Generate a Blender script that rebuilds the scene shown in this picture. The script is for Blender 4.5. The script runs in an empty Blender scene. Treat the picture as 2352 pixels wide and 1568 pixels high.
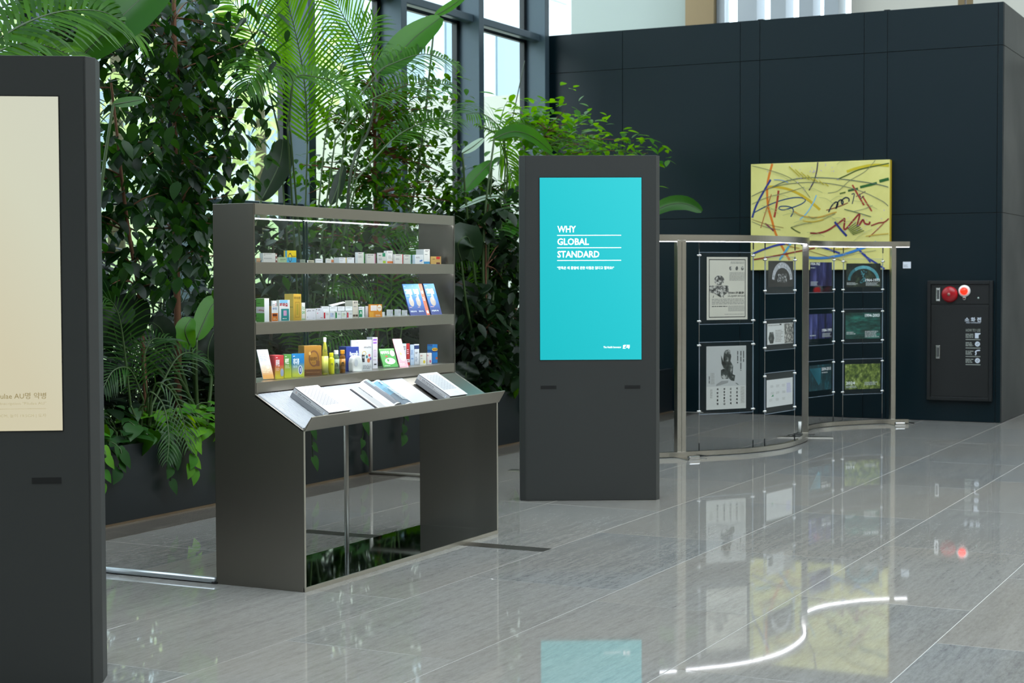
import bpy, math, random
import numpy as np
from mathutils import Vector as V, Matrix

R = random.Random(7)
sc = bpy.context.scene
col = sc.collection

# ---------------------------------------------------------------- camera
W, H, F = 2352, 1568, 3810.43
EYE = V((0, 0, 1.525))
yaw, pit, rol = math.radians(26.71169), math.radians(2.22726), math.radians(-0.191726)
fw = V((math.cos(yaw)*math.cos(pit), math.sin(yaw)*math.cos(pit), -math.sin(pit)))
_r = fw.cross(V((0, 0, 1))).normalized(); _u = _r.cross(fw)
rt = _r*math.cos(rol) + _u*math.sin(rol)
up = -_r*math.sin(rol) + _u*math.cos(rol)
cam_d = bpy.data.cameras.new('camera'); cam = bpy.data.objects.new('camera', cam_d); col.objects.link(cam)
cam.matrix_world = Matrix(((rt.x, up.x, -fw.x, EYE.x), (rt.y, up.y, -fw.y, EYE.y), (rt.z, up.z, -fw.z, EYE.z), (0, 0, 0, 1)))
cam_d.sensor_width = 36; cam_d.lens = F/W*36; cam_d.clip_end = 300; cam_d.clip_start = .05
cam_d.dof.use_dof = True; cam_d.dof.focus_distance = 8.4; cam_d.dof.aperture_fstop = 6.0
sc.camera = cam

# ---------------------------------------------------------------- world, exposure
SKY = 4.7
wd = bpy.data.worlds.new('sky'); sc.world = wd; wd.use_nodes = True
_n = wd.node_tree.nodes; _l = wd.node_tree.links
_bg = _n['Background']; _bg.inputs[0].default_value = (.83, .93, 1.0, 1); _bg.inputs[1].default_value = SKY
sc.view_settings.view_transform = 'Standard'; sc.view_settings.look = 'None'
sc.view_settings.exposure = 0.0; sc.view_settings.gamma = 1.0; sc.view_settings.use_curve_mapping = False
sc.cycles.max_bounces = 10; sc.cycles.transparent_max_bounces = 24; sc.cycles.sample_clamp_indirect = 6
sc.cycles.diffuse_bounces = 5; sc.cycles.glossy_bounces = 5; sc.cycles.transmission_bounces = 6
sc.cycles.caustics_reflective = False; sc.cycles.caustics_refractive = False; sc.cycles.blur_glossy = .5

# ---------------------------------------------------------------- photo pixels -> directions -> points on known planes
def ray(x, y): return fw + rt*((x-W/2)/F) - up*((y-H/2)/F)
def on(x, y, ax, val):
    d = ray(x, y); return EYE + d*((val-EYE[ax])/d[ax])
def gnd(x, y, z=0.0): return on(x, y, 2, z)
def atX(x, y, X): return on(x, y, 0, X)
def atY(x, y, Y): return on(x, y, 1, Y)
def onplane(x, y, o, n):
    d = ray(x, y); return EYE + d*((o-EYE).dot(n)/d.dot(n))
def proj(p):
    d = V(p)-EYE; z = d.dot(fw); return W/2+F*d.dot(rt)/z, H/2-F*d.dot(up)/z
def zat(x, y, P):      # height above floor of pixel on the vertical line through P
    d = ray(x, y); k = math.hypot(P[0], P[1])/math.hypot(d.x, d.y); return EYE.z+d.z*k

# ---------------------------------------------------------------- materials
def lin(c):
    if isinstance(c, str):
        c = c.lstrip('#'); c = [int(c[i:i+2], 16)/255 for i in (0, 2, 4)]
        c = [x/12.92 if x <= .04045 else ((x+.055)/1.055)**2.4 for x in c]
    return (*c[:3], 1)
_M = {}
def mat(name, color='#808080', rough=.5, metal=0, **kw):
    if name in _M: return _M[name]
    m = bpy.data.materials.new(name); m.use_nodes = True; _M[name] = m
    b = m.node_tree.nodes['Principled BSDF']
    b.inputs['Base Color'].default_value = lin(color); b.inputs['Roughness'].default_value = rough; b.inputs['Metallic'].default_value = metal
    for k, v in kw.items(): b.inputs[k.replace('_', ' ')].default_value = v
    return m
def P(c, rough=.45): return mat('print '+str(c)+str(rough), c, rough)
def emit(name, c, s):
    m = mat(name, c, .2); b = m.node_tree.nodes['Principled BSDF']
    b.inputs['Emission Color'].default_value = lin(c); b.inputs['Emission Strength'].default_value = s
    return m
def nodes(m): return m.node_tree.nodes, m.node_tree.links, m.node_tree.nodes['Principled BSDF']
def noise(n, l, vec, scale, detail=4, rough=.55, mapscale=None, rot=None):
    if mapscale or rot:
        mp = n.new('ShaderNodeMapping')
        if mapscale: mp.inputs['Scale'].default_value = mapscale
        if rot: mp.inputs['Rotation'].default_value = rot
        l.new(vec, mp.inputs[0]); vec = mp.outputs[0]
    t = n.new('ShaderNodeTexNoise'); t.inputs['Scale'].default_value = scale; t.inputs['Detail'].default_value = detail
    t.inputs['Roughness'].default_value = rough; l.new(vec, t.inputs['Vector']); return t.outputs[0]
def ramp(n, l, fac, stops):
    r = n.new('ShaderNodeValToRGB'); e = r.color_ramp.elements
    while len(e) < len(stops): e.new(.5)
    for k, (p, c) in zip(e, stops): k.position = p; k.color = lin(c)
    l.new(fac, r.inputs[0]); return r.outputs[0]
def mixc(n, l, fac, a, b, mode='MIX'):
    x = n.new('ShaderNodeMix'); x.data_type = 'RGBA'; x.blend_type = mode
    for s, i in ((fac, 0), (a, 6), (b, 7)):
        if hasattr(s, 'is_linked'): l.new(s, x.inputs[i])
        else: x.inputs[i].default_value = s
    return x.outputs[2]
def maprange(n, l, v, a, b, c, d):
    x = n.new('ShaderNodeMapRange'); l.new(v, x.inputs[0])
    for i, q in enumerate((a, b, c, d)): x.inputs[i+1].default_value = q
    return x.outputs[0]

def glass_mat(name, tint=(1, 1, 1), refl=1.0, ior=1.5, haze=0.0):
    m = bpy.data.materials.new(name); m.use_nodes = True; n = m.node_tree.nodes; l = m.node_tree.links; n.clear()
    o = n.new('ShaderNodeOutputMaterial'); t = n.new('ShaderNodeBsdfTransparent'); t.inputs[0].default_value = (*tint, 1)
    g = n.new('ShaderNodeBsdfGlossy'); g.inputs['Roughness'].default_value = .0
    fr = n.new('ShaderNodeFresnel'); ge = n.new('ShaderNodeNewGeometry')      # the same reflectance from both faces of the sheet
    io = n.new('ShaderNodeMapRange'); l.new(ge.outputs['Backfacing'], io.inputs[0]); io.inputs[3].default_value = ior; io.inputs[4].default_value = 1/ior; l.new(io.outputs[0], fr.inputs[0])
    mu = n.new('ShaderNodeMath'); mu.operation = 'MULTIPLY'; mu.inputs[1].default_value = refl; l.new(fr.outputs[0], mu.inputs[0])
    mx = n.new('ShaderNodeMixShader'); l.new(mu.outputs[0], mx.inputs[0]); l.new(t.outputs[0], mx.inputs[1]); l.new(g.outputs[0], mx.inputs[2])
    out = mx.outputs[0]
    if haze:
        d = n.new('ShaderNodeBsdfTranslucent'); d.inputs[0].default_value = (.9, .95, 1, 1)
        m2 = n.new('ShaderNodeMixShader'); m2.inputs[0].default_value = haze; l.new(out, m2.inputs[1]); l.new(d.outputs[0], m2.inputs[2]); out = m2.outputs[0]
    l.new(out, o.inputs[0]); return m

def steel(name, c, rough, stretch=None, amt=.05):
    m = mat(name, c, rough, 1.0); n, l, b = nodes(m)      # hairline finish: a very fine grain in the tone only
    tc = n.new('ShaderNodeTexCoord'); g = noise(n, l, tc.outputs['Object'], 1, 1, .5, stretch or (900, 900, 4))
    l.new(mixc(n, l, g, lin(c), [x*.93 for x in lin(c)[:3]]+[1]), b.inputs['Base Color'])
    b.inputs['Anisotropic'].default_value = .4
    return m

M_STEEL = steel('brushed steel', '#7b776e', .28, (900, 900, 4))  # same steel as the fascias, dim reflections of the side panels darkened into its colour
M_STEELH = steel('brushed steel horizontal', '#aaa498', .30, (4, 900, 900))
M_MIRROR = mat('polished steel', '#a9b3b5', .04, 1)
M_EDGE = mat('steel edge', '#c9c4b8', .3, 1)
M_TUBE = mat('steel tube', '#a9a59c', .4, .35)
M_CHAR = mat('charcoal powder coat', '#383a39', .5)
M_WHITE = mat('white plastic', '#e9e9e6', .4)
M_BLACK = mat('black', '#0c0d0d', .5)
M_CHROME = mat('chrome', '#dadada', .12, 1)
M_GLASS = glass_mat('clear glass', (.97, .99, .98), .22)
M_PANE = glass_mat('window glass', (.93, .97, .98), .8)
M_ACRYL = glass_mat('acrylic', (.975, .985, .985), .22)
M_ACEDGE = mat('acrylic edge', '#9aa8b8', .15, 0, Alpha=.75)
M_LED = emit('led strip', '#f6f6ff', 52)

# ---------------------------------------------------------------- mesh builder
class MB:
    def __init__(s): s.v = []; s.f = []; s.m = []
    def add(s, vs, fs, mi=0):
        o = len(s.v); s.v += [tuple(p) for p in vs]; s.f += [tuple(i+o for i in f) for f in fs]; s.m += [mi]*len(fs); return s
    def poly(s, pts, mi=0): return s.add(pts, [tuple(range(len(pts)))], mi)
    def box(s, x0, x1, y0, y1, z0, z1, mi=0):
        return s.add([(x0,y0,z0),(x1,y0,z0),(x1,y1,z0),(x0,y1,z0),(x0,y0,z1),(x1,y0,z1),(x1,y1,z1),(x0,y1,z1)],
                     [(0,3,2,1),(4,5,6,7),(0,1,5,4),(1,2,6,5),(2,3,7,6),(3,0,4,7)], mi)
    def cbox(s, x0, x1, y0, y1, z0, z1, c=.003, mi=0):      # box with chamfered top edge
        return s.add([(x0,y0,z0),(x1,y0,z0),(x1,y1,z0),(x0,y1,z0),(x0,y0,z1-c),(x1,y0,z1-c),(x1,y1,z1-c),(x0,y1,z1-c),
                      (x0+c,y0+c,z1),(x1-c,y0+c,z1),(x1-c,y1-c,z1),(x0+c,y1-c,z1)],
                     [(0,3,2,1),(8,9,10,11),(0,1,5,4),(1,2,6,5),(2,3,7,6),(3,0,4,7),(4,5,9,8),(5,6,10,9),(6,7,11,10),(7,4,8,11)], mi)
    def prism(s, pts, ext, mi=0):
        n = len(pts); e = V(ext); a = [V(p) for p in pts]
        return s.add(a+[p+e for p in a], [tuple(range(n))[::-1], tuple(range(n, 2*n))]+[(i, (i+1) % n, n+(i+1) % n, n+i) for i in range(n)], mi)
    def tube(s, pts, r, n=8, mi=0, caps=True):
        pts = [V(p) for p in pts]; k = len(pts); rr = r if isinstance(r, (list, tuple)) else [r]*k
        vs = []; prev = None
        for i, p in enumerate(pts):
            t = (pts[min(i+1, k-1)]-pts[max(i-1, 0)]).normalized()
            if prev is None: a = t.orthogonal().normalized()
            else:
                a = prev - t*prev.dot(t); a = a.normalized() if a.length > 1e-6 else t.orthogonal().normalized()
            prev = a; b = t.cross(a)
            vs += [p+(a*math.cos(2*math.pi*j/n)+b*math.sin(2*math.pi*j/n))*rr[i] for j in range(n)]
        fs = [(i*n+j, i*n+(j+1) % n, (i+1)*n+(j+1) % n, (i+1)*n+j) for i in range(k-1) for j in range(n)]
        if caps: fs += [tuple(range(n))[::-1], tuple(range((k-1)*n, k*n))]
        return s.add(vs, fs, mi)
    def lathe(s, prof, n=16, mi=0, c=(0, 0, 0)):
        vs = [(c[0]+r*math.cos(2*math.pi*j/n), c[1]+r*math.sin(2*math.pi*j/n), c[2]+z) for r, z in prof for j in range(n)]
        k = len(prof); fs = [(i*n+j, i*n+(j+1) % n, (i+1)*n+(j+1) % n, (i+1)*n+j) for i in range(k-1) for j in range(n)]
        fs += [tuple(range(n))[::-1], tuple(range((k-1)*n, k*n))]
        return s.add(vs, fs, mi)
    def sweep(s, pts, w, z0, z1, mi=0):      # rectangular bar along a floor curve
        pts = [V((p[0], p[1], 0)) for p in pts]; k = len(pts); vs = []
        for i, p in enumerate(pts):
            t = (pts[min(i+1, k-1)]-pts[max(i-1, 0)]).normalized(); q = V((-t.y, t.x, 0))*(w/2)
            vs += [p-q+V((0,0,z0)), p+q+V((0,0,z0)), p+q+V((0,0,z1)), p-q+V((0,0,z1))]
        fs = [(i*4+j, (i+1)*4+j, (i+1)*4+(j+1) % 4, i*4+(j+1) % 4) for i in range(k-1) for j in range(4)]
        return s.add(vs, fs+[(0,1,2,3), (k*4-1,k*4-2,k*4-3,k*4-4)], mi)
    def ribbon(s, pts, w, nrm, mi=0):
        pts = [V(p) for p in pts]; k = len(pts); nrm = V(nrm); vs = []
        for i, p in enumerate(pts):
            t = (pts[min(i+1, k-1)]-pts[max(i-1, 0)]).normalized(); q = nrm.cross(t).normalized()
            ww = w[i] if isinstance(w, (list, tuple)) else w
            vs += [p-q*ww/2, p+q*ww/2]
        return s.add(vs, [(2*i, 2*i+1, 2*i+3, 2*i+2) for i in range(k-1)], mi)
    def build(s, name, mats, parent=None, smooth=False, off=None, bevel=0):
        me = bpy.data.meshes.new(name)
        vs = s.v if off is None else [(a-off[0], b-off[1], c-off[2]) for a, b, c in s.v]
        me.from_pydata(vs, [], s.f)
        mats = mats if isinstance(mats, (list, tuple)) else [mats]
        for m in mats: me.materials.append(m)
        if len(mats) > 1: me.polygons.foreach_set('material_index', s.m)
        if smooth: me.polygons.foreach_set('use_smooth', [True]*len(s.f))
        me.update()
        o = bpy.data.objects.new(name, me); col.objects.link(o); o.parent = parent
        if bevel:
            b = o.modifiers.new('bevel', 'BEVEL'); b.width = bevel; b.segments = 2; b.limit_method = 'ANGLE'
        return o
def spline(pts, n=6):
    pts = [V(p) for p in pts]; out = []
    for i in range(len(pts)-1):
        p0, p1, p2, p3 = pts[max(i-1, 0)], pts[i], pts[i+1], pts[min(i+2, len(pts)-1)]
        for k in range(n):
            t = k/n
            out.append(.5*((2*p1)+(p2-p0)*t+(2*p0-5*p1+4*p2-p3)*t*t+(3*p1-p0-3*p2+p3)*t**3))
    return out+[pts[-1]]
def thing(name, label, cat, loc=(0, 0, 0), rotz=0, group=None):
    o = bpy.data.objects.new(name, None); col.objects.link(o); o.location = loc; o.rotation_euler = (0, 0, rotz)
    o.empty_display_size = .1
    return tag(o, label, cat, group)
def tag(o, label, cat, group=None):
    o['label'] = label; o['category'] = cat
    if group: o['group'] = group
    return o
def struct(o): o['kind'] = 'structure'; return o
def stuff(o): o['kind'] = 'stuff'; return o

# lettering: a text turned into a mesh and fitted to a rectangle origin + u*width, v*height
def letters(body, m, parent, o, u, v, w, h, bold=0.0, name='lettering', mirror=False, shear=0, lift=.0006):
    cu = bpy.data.curves.new('t', 'FONT'); cu.body = body; cu.size = 1; cu.offset = bold; cu.resolution_u = 2; cu.shear = shear
    ob = bpy.data.objects.new('t', cu); me = bpy.data.meshes.new_from_object(ob)
    bpy.data.objects.remove(ob); bpy.data.curves.remove(cu)
    k = len(me.vertices)
    if k == 0: return None
    a = np.zeros(k*3); me.vertices.foreach_get('co', a); a = a.reshape(k, 3)
    lo, hi = a.min(0), a.max(0); s = (a-lo)/np.maximum(hi-lo, 1e-6)
    if mirror: s[:, 0] = 1-s[:, 0]
    u = np.array(u)/np.linalg.norm(u); v = np.array(v)/np.linalg.norm(v); nn = np.cross(u, v)
    a = np.array(o)+np.outer(s[:, 0]*w, u)+np.outer(s[:, 1]*h, v)+nn*lift
    me.vertices.foreach_set('co', a.ravel()); me.materials.clear(); me.materials.append(m); me.update()
    ob = bpy.data.objects.new(name, me); col.objects.link(ob); ob.parent = parent; return ob
def patch(m, parent, o, u, v, u0, u1, v0, v1, name='print_patch', lift=.0004):
    u = V(u).normalized(); v = V(v).normalized(); q = V(o)+u.cross(v)*lift
    b = MB(); b.poly([q+u*u0+v*v0, q+u*u1+v*v0, q+u*u1+v*v1, q+u*u0+v*v1]); return b.build(name, m, parent)
def greek(m, parent, o, u, v, u0, u1, v0, v1, rows, name='small_print', lift=.0007, fill=.45, seed=1, ragged=True, vertical=False):
    rr = random.Random(seed); u = V(u).normalized(); v = V(v).normalized(); q = V(o)+u.cross(v)*lift; b = MB()
    if vertical: u, v, u0, u1, v0, v1 = -v, u, -v1, -v0, u0, u1
    hh = (v1-v0)/rows
    for i in range(rows):
        y = v1-(i+.5)*hh; x = u0; end = u0+(u1-u0)*(rr.uniform(.7, 1) if ragged else 1)
        while x < end:
            w = min(hh*rr.uniform(.8, 3.2), end-x)
            if w < hh*.2: break
            b.poly([q+u*x+v*(y-hh*fill/2), q+u*(x+w)+v*(y-hh*fill/2), q+u*(x+w)+v*(y+hh*fill/2), q+u*x+v*(y+hh*fill/2)]); x += w+hh*.35
    return b.build(name, m, parent)
def disc(m, parent, o, u, v, cu, cv, ru, rv, name='print_disc', lift=.0008, n=20, hole=0):
    u = V(u).normalized(); v = V(v).normalized(); q = V(o)+u.cross(v)*lift; b = MB()
    ring = [(math.cos(2*math.pi*i/n), math.sin(2*math.pi*i/n)) for i in range(n)]
    if not hole: b.poly([q+u*(cu+ru*c)+v*(cv+rv*s) for c, s in ring])
    else:
        vs = [q+u*(cu+ru*c)+v*(cv+rv*s) for c, s in ring]+[q+u*(cu+ru*hole*c)+v*(cv+rv*hole*s) for c, s in ring]
        b.add(vs, [(i, (i+1) % n, n+(i+1) % n, n+i) for i in range(n)])
    return b.build(name, m, parent)
# ================================================================ the room
# floor stone
M_STONE = mat('polished stone', '#8a8d8e', .07); n, l, b = nodes(M_STONE)
_g = n.new('ShaderNodeNewGeometry'); _oi = n.new('ShaderNodeObjectInfo')
_sc = n.new('ShaderNodeVectorMath'); _sc.operation = 'SCALE'; l.new(_oi.outputs['Random'], _sc.inputs['Scale']); _sc.inputs[0].default_value = (7, 13, 0)
_ad = n.new('ShaderNodeVectorMath'); _ad.operation = 'ADD'; l.new(_g.outputs['Position'], _ad.inputs[0]); l.new(_sc.outputs[0], _ad.inputs[1])
_v = _ad.outputs[0]
a1 = noise(n, l, _v, 1.0, 6, .6, (.8, 5, 1), (0, 0, -.12))
a2 = noise(n, l, _v, 1.0, 9, .72, (1.7, 26, 1), (0, 0, -.13))
a3 = noise(n, l, _v, 60, 2, .5, (.5, 1.4, 1))
c1 = ramp(n, l, a1, [(.25, '#6f6f6c'), (.5, '#888987'), (.75, '#777774')])
c2 = mixc(n, l, maprange(n, l, a2, .46, .70, 0, .9), c1, lin('#5c5d60'))
c3 = mixc(n, l, maprange(n, l, a3, .70, .75, 0, .45), c2, lin('#c3c5c6'))
a4 = noise(n, l, _v, 1.0, 5, .75, (14, 55, 1), (0, 0, -.13)); a5 = noise(n, l, _v, 130, 3, .6)
c3 = mixc(n, l, maprange(n, l, a4, .35, .65, 0, .5), c3, lin('#a9aaa9'))
c3 = mixc(n, l, maprange(n, l, a5, .5, .75, 0, .35), c3, lin('#5f6062'))
c4 = mixc(n, l, maprange(n, l, _oi.outputs['Random'], 0, 1, 0, .4), c3, lin('#857c6f'))
a6 = noise(n, l, _v, .55, 3, .5)
c4 = mixc(n, l, maprange(n, l, a6, .42, .62, 0, .3), c4, lin('#8f867a')); c4 = mixc(n, l, maprange(n, l, a6, .58, .38, 0, .35), c4, lin('#7f868c')) if 0 else c4
_hv = n.new('ShaderNodeHueSaturation'); _hv.inputs['Value'].default_value = 1.0; l.new(c4, _hv.inputs['Color'])
l.new(maprange(n, l, _oi.outputs['Random'], 0, 1, .88, 1.1), _hv.inputs['Value']); l.new(_hv.outputs[0], b.inputs['Base Color'])
l.new(maprange(n, l, a2, .3, .7, .02, .04), b.inputs['Roughness'])
M_GROUT = mat('grout', '#b4b4b0', .5)
M_BORDER = mat('dark border stone', '#5d574f', .16); n, l, b = nodes(M_BORDER)
_g = n.new('ShaderNodeNewGeometry'); a1 = noise(n, l, _g.outputs['Position'], 1, 8, .65, (2, 14, 1), (0, 0, -.2))
l.new(ramp(n, l, a1, [(.3, '#4a453f'), (.7, '#6d675f')]), b.inputs['Base Color'])

M_INLAY = mat('dark inlay stone', '#35302a', .3)
fl = struct(MB().box(-9, 30, -9, 8.6, -.2, -.0014).build('floor', M_GROUT))
X0, X1, YT = -.8, 22, 6.43
off = {3: .55, 2: .38, 1: .70, 0: 1.2, 4: .9, 5: 1.25}
TW, TL, GAP = .8203, 1.64, .0034
tile_mesh = None
def tile(x0, x1, y0, y1, m=M_STONE, nm='floor_tile'):
    global tile_mesh
    L, Wd = x1-x0-GAP, y1-y0-GAP
    key = (round(L, 3), round(Wd, 3), m.name)
    tile.c = getattr(tile, 'c', {})
    if key not in tile.c:
        o = MB().cbox(-L/2, L/2, -Wd/2, Wd/2, -.008, 0, .0012).build(nm, m); tile.c[key] = o.data
    else:
        o = bpy.data.objects.new(nm, tile.c[key]); col.objects.link(o)
    o.location = ((x0+x1)/2, (y0+y1)/2, 0); o.parent = fl
ROWREF = {2: 5.76, 1: 7.1, 0: 7.64, -1: 6.9, 3: 8.385, 4: 8.385, 5: 7.5}
for r in range(-7, 6):      # row 5 ends at the planter border; row 2 spans Y 3.15-3.97
    y0 = YT-(6-r)*TW; y1 = y0+TW
    ref = ROWREF.get(r, R.uniform(5, 6.6)); x = ref+math.floor((X0-ref)/TL)*TL
    while x < X1:
        a, c = max(x, X0), min(x+TL, X1)
        if r in (3, 4) and abs(x+TL-8.385) < .01:      # a narrow dark inlay crosses the two rows below the display
            tile(a, 8.255, y0, y1); tile(8.255, 8.385, y0, y1, M_INLAY, 'inlay_strip')
        elif c-a > .1: tile(a, c, y0, y1)
        x += TL
x = X0
while x < 17.5:
    tile(x, min(x+1.23, 17.5), YT, 6.78, M_BORDER, 'border_tile'); x += 1.23
# plain stone floor beyond the tiles that can be told apart
b_ = MB()
b_.box(-9, 30, -9, YT-13*TW-.003, -.008, 0); b_.box(-9, X0-.003, YT-13*TW, 6.78, -.008, 0); b_.box(X1+.003, 30, YT-13*TW, 6.78, -.008, 0)
b_.build('floor_slab', M_STONE, fl)

# dark panelled wall
M_WALL = mat('dark panel', '#10171b', .4, 0, Specular_IOR_Level=.28); n, l, b = nodes(M_WALL)
_oi = n.new('ShaderNodeObjectInfo'); _tc = n.new('ShaderNodeTexCoord')
a1 = noise(n, l, _tc.outputs['Object'], .8, 4, .5)
l.new(maprange(n, l, a1, .3, .7, .32, .44), b.inputs['Roughness'])
b.inputs['Base Color'].default_value = lin('#04181f')
M_JOINT = mat('panel joint', '#0a0e11', .6)
WX = 17.55
wb = struct(MB().box(WX+.012, WX+.2, 3.192, 8.6, 0, 4.31).build('wall_back', M_JOINT))
ys = [8.6, 7.409, 6.005, 5.78, 4.625, 4.375, 3.235, 3.18]; zs = [0.0, 2.17, 3.885, 4.325]
for i in range(len(ys)-1):
    for j in range(3):
        MB().box(WX, WX+.03, ys[i+1]+.003, ys[i]-.003, zs[j]+.003, zs[j+1]-.003).build('wall_panel', M_WALL, wb, bevel=.0015)
ws = struct(MB().box(WX+.03, 24, 3.192, 3.35, 0, 4.31).build('wall_side', M_JOINT))
xs = [WX+.03, 18.95, 20.35, 21.75, 24]
for i in range(4):
    for j in range(3):
        MB().box(xs[i]+.003, xs[i+1]-.003, 3.18, 3.2, zs[j]+.003, zs[j+1]-.003).build('wall_panel', M_WALL, ws)
MB().box(WX+.004, 24, 3.184, 8.6, 4.30, 4.325).build('wall_cap', M_WALL, wb)
# small fixings on top of the wall
for px, py in ((2038, 21), (1748, 43)):
    p = atX(px, py, WX+.1); MB().box(p.x-.02, p.x+.02, p.y-.03, p.y+.03, 4.325, 4.345).build('wall_clip', M_BLACK, wb)

# back facade above and beyond the dark wall
FX = 21.0
def fY(px): return atX(px, 40, FX).y
M_CREAM = mat('cream plaster', '#d9d6cc', .7); M_GREYP = mat('grey panel', '#8f9c9a', .45); M_BROWN = mat('tan stone pier', '#86724f', .5); M_PALE = mat('pale metal', '#aab2ba', .4)
wf = struct(MB().box(FX+.1, FX+.35, -9, 14, 0, 4.1).build('wall_facade', M_CREAM))
def fpiece(nm, a, c, m, x0=FX, x1=FX+.2, z0=4.1, z1=9): MB().box(x0, x1, fY(c), fY(a), z0, z1).build(nm, m, wf)
fpiece('facade_panel', 1312, 1580, M_GREYP); fpiece('facade_pier', 1580, 1645, M_BROWN, FX-.1); fpiece('facade_frame', 1646, 1664, M_PALE)
for a, c in ((1708, 1752), (1783, 1818), (1848, 1880), (1905, 1938)): fpiece('facade_fin', a, c, M_PALE, FX-.25, FX+.1)
for a, c in ((1664, 1708), (1752, 1783), (1818, 1848), (1880, 1905), (1938, 1955)): fpiece('facade_pane', a, c, M_PANE, FX+.1, FX+.11)
fpiece('facade_plaster', 1955, 2200, M_CREAM); fpiece('facade_mullion', 2200, 2215, M_BROWN); fpiece('facade_mullion', 2220, 2235, M_BROWN)
MB().box(FX, FX+.2, -9, fY(2235), 4.1, 9).build('facade_plaster', M_CREAM, wf)
fpiece('facade_pane', 1262, 1312, M_PANE, FX+.1, FX+.11)

# curtain wall along the planter
M_MULL = mat('slate mullion', '#41525c', .35, .2); M_DARKF = mat('window gasket', '#10161a', .4)
ww = struct(MB().box(-3, 17.5, 8.3, 8.62, 0, .12).build('window_1', M_MULL))
mx = [17.37-1.63*k for k in range(13)]
for k, x in enumerate(mx):
    MB().box(x, x+.11, 8.30, 8.54, .12, 9).build('mullion', M_MULL, ww, bevel=.003)
    MB().box(x-.06, x+.17, 8.54, 8.60, .12, 9).build('gasket', M_DARKF, ww)
for z in (2.1, 4.24, 6.4):
    for k in range(12):
        a, c = mx[k+1]+.11, mx[k]
        MB().box(a, c, 8.37, 8.47, z, z+.085).build('transom', M_MULL, ww, bevel=.01)
        MB().box(a, c, 8.54, 8.59, z-.01, z+.095).build('gasket', M_DARKF, ww)
for k in range(12):
    for z0, z1 in ((.12, 2.1), (2.19, 4.24), (4.33, 6.4), (6.49, 9)):
        MB().box(mx[k+1]+.11, mx[k], 8.56, 8.57, z0, z1).build('pane', M_PANE, ww)

# walls and ceiling out of view: they shape the daylight
M_CEIL = mat('white ceiling', '#c9c7c0', .7); M_HALL = mat('hall plaster', '#9c9488', .7)
SX0, SX1, SY0, SY1 = 1.5, 16.8, -6.5, 5.2
ce = struct(MB().box(-9, SX0, -9, 8.6, 9, 9.2).box(SX1, 21.2, -9, 8.6, 9, 9.2).box(SX0, SX1, SY1, 8.6, 9, 9.2).box(SX0, SX1, -9, SY0, 9, 9.2).build('ceiling', M_CEIL))
for x in (3, 7.5, 12): MB().box(x, x+.25, SY0, SY1, 8.7, 9.2).build('ceiling_beam', M_CEIL, ce)
struct(MB().box(-9.2, -9, -9, 8.6, 0, 9).build('wall_front', mat('dark hall wall', '#1f1d1b', .6)))
wr = struct(MB().box(-9, 30, -9.2, -9, 0, 9).build('wall_right', M_HALL))

# planter
M_PLANT = mat('planter panel', '#141b1e', .4); M_SOIL = mat('soil', '#1c1712', .95)
pb = thing('planter', 'long dark panelled planter box running along the glass wall', 'planter')
MB().box(-3, 17.5, 6.80, 8.28, 0, .44).build('soil', M_SOIL, pb)
x = -3.0
while x < 17.4:
    MB().box(x+.002, min(x+2.5, 17.5)-.002, 6.78, 6.80, .012, .485).build('planter_panel', M_PLANT, pb, bevel=.002); x += 2.5
MB().box(-3, 17.5, 6.772, 6.785, 0, .012).build('planter_plinth', mat('bronze strip', '#7b6a54', .35, .6), pb)
MB().box(-3, 17.5, 6.775, 6.84, .47, .488).build('planter_rim', M_PLANT, pb)

# outdoors
M_LAWN = mat('lawn', '#a9b878', .9); n, l, b = nodes(M_LAWN)
_g = n.new('ShaderNodeNewGeometry'); a1 = noise(n, l, _g.outputs['Position'], 1.5, 5, .6)
l.new(ramp(n, l, a1, [(.35, '#83986a'), (.65, '#b9c490')]), b.inputs['Base Color'])
b_ = MB(); prof = [(8.65, -.05), (12, -.05), (15, 1.6), (18, 2.6), (24, 3.0), (60, 3.2)]
for i in range(5):
    (ya, za), (yb, zb) = prof[i], prof[i+1]; b_.poly([(-20, ya, za), (70, ya, za), (70, yb, zb), (-20, yb, zb)])
struct(b_.build('ground_lawn', M_LAWN))
M_PAVE = mat('pale paving', '#c9cdd0', .8)
struct(MB().box(-20, 70, 8.65, 11.5, -.05, .0).build('ground_path', M_PAVE))
def far_building(x0, x1, y, z0, z1, nx, nz, label):
    t = thing('building', label, 'building', ((x0+x1)/2, y, z0)); w = (x1-x0); h = z1-z0
    MB().box(-w/2, w/2, 0, 6, 0, h).build('facade', mat('concrete', '#b9c3c9', .8), t)
    for i in range(nx):
        for j in range(nz):
            a = -w/2+w*(i+.2)/nx; c = -w/2+w*(i+.8)/nx; d = h*(j+.25)/nz; e = h*(j+.8)/nz
            MB().box(a, c, -.05, .0, d, e).build('window', mat('far window', '#7b8f9c', .2), t)
far_building(20, 46, 21, 2.6, 12, 9, 3, 'pale concrete building across the lawn behind the glass wall')
far_building(6, 15, 30, 3.0, 10, 6, 3, 'pale low building far behind the trees outside')
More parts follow.
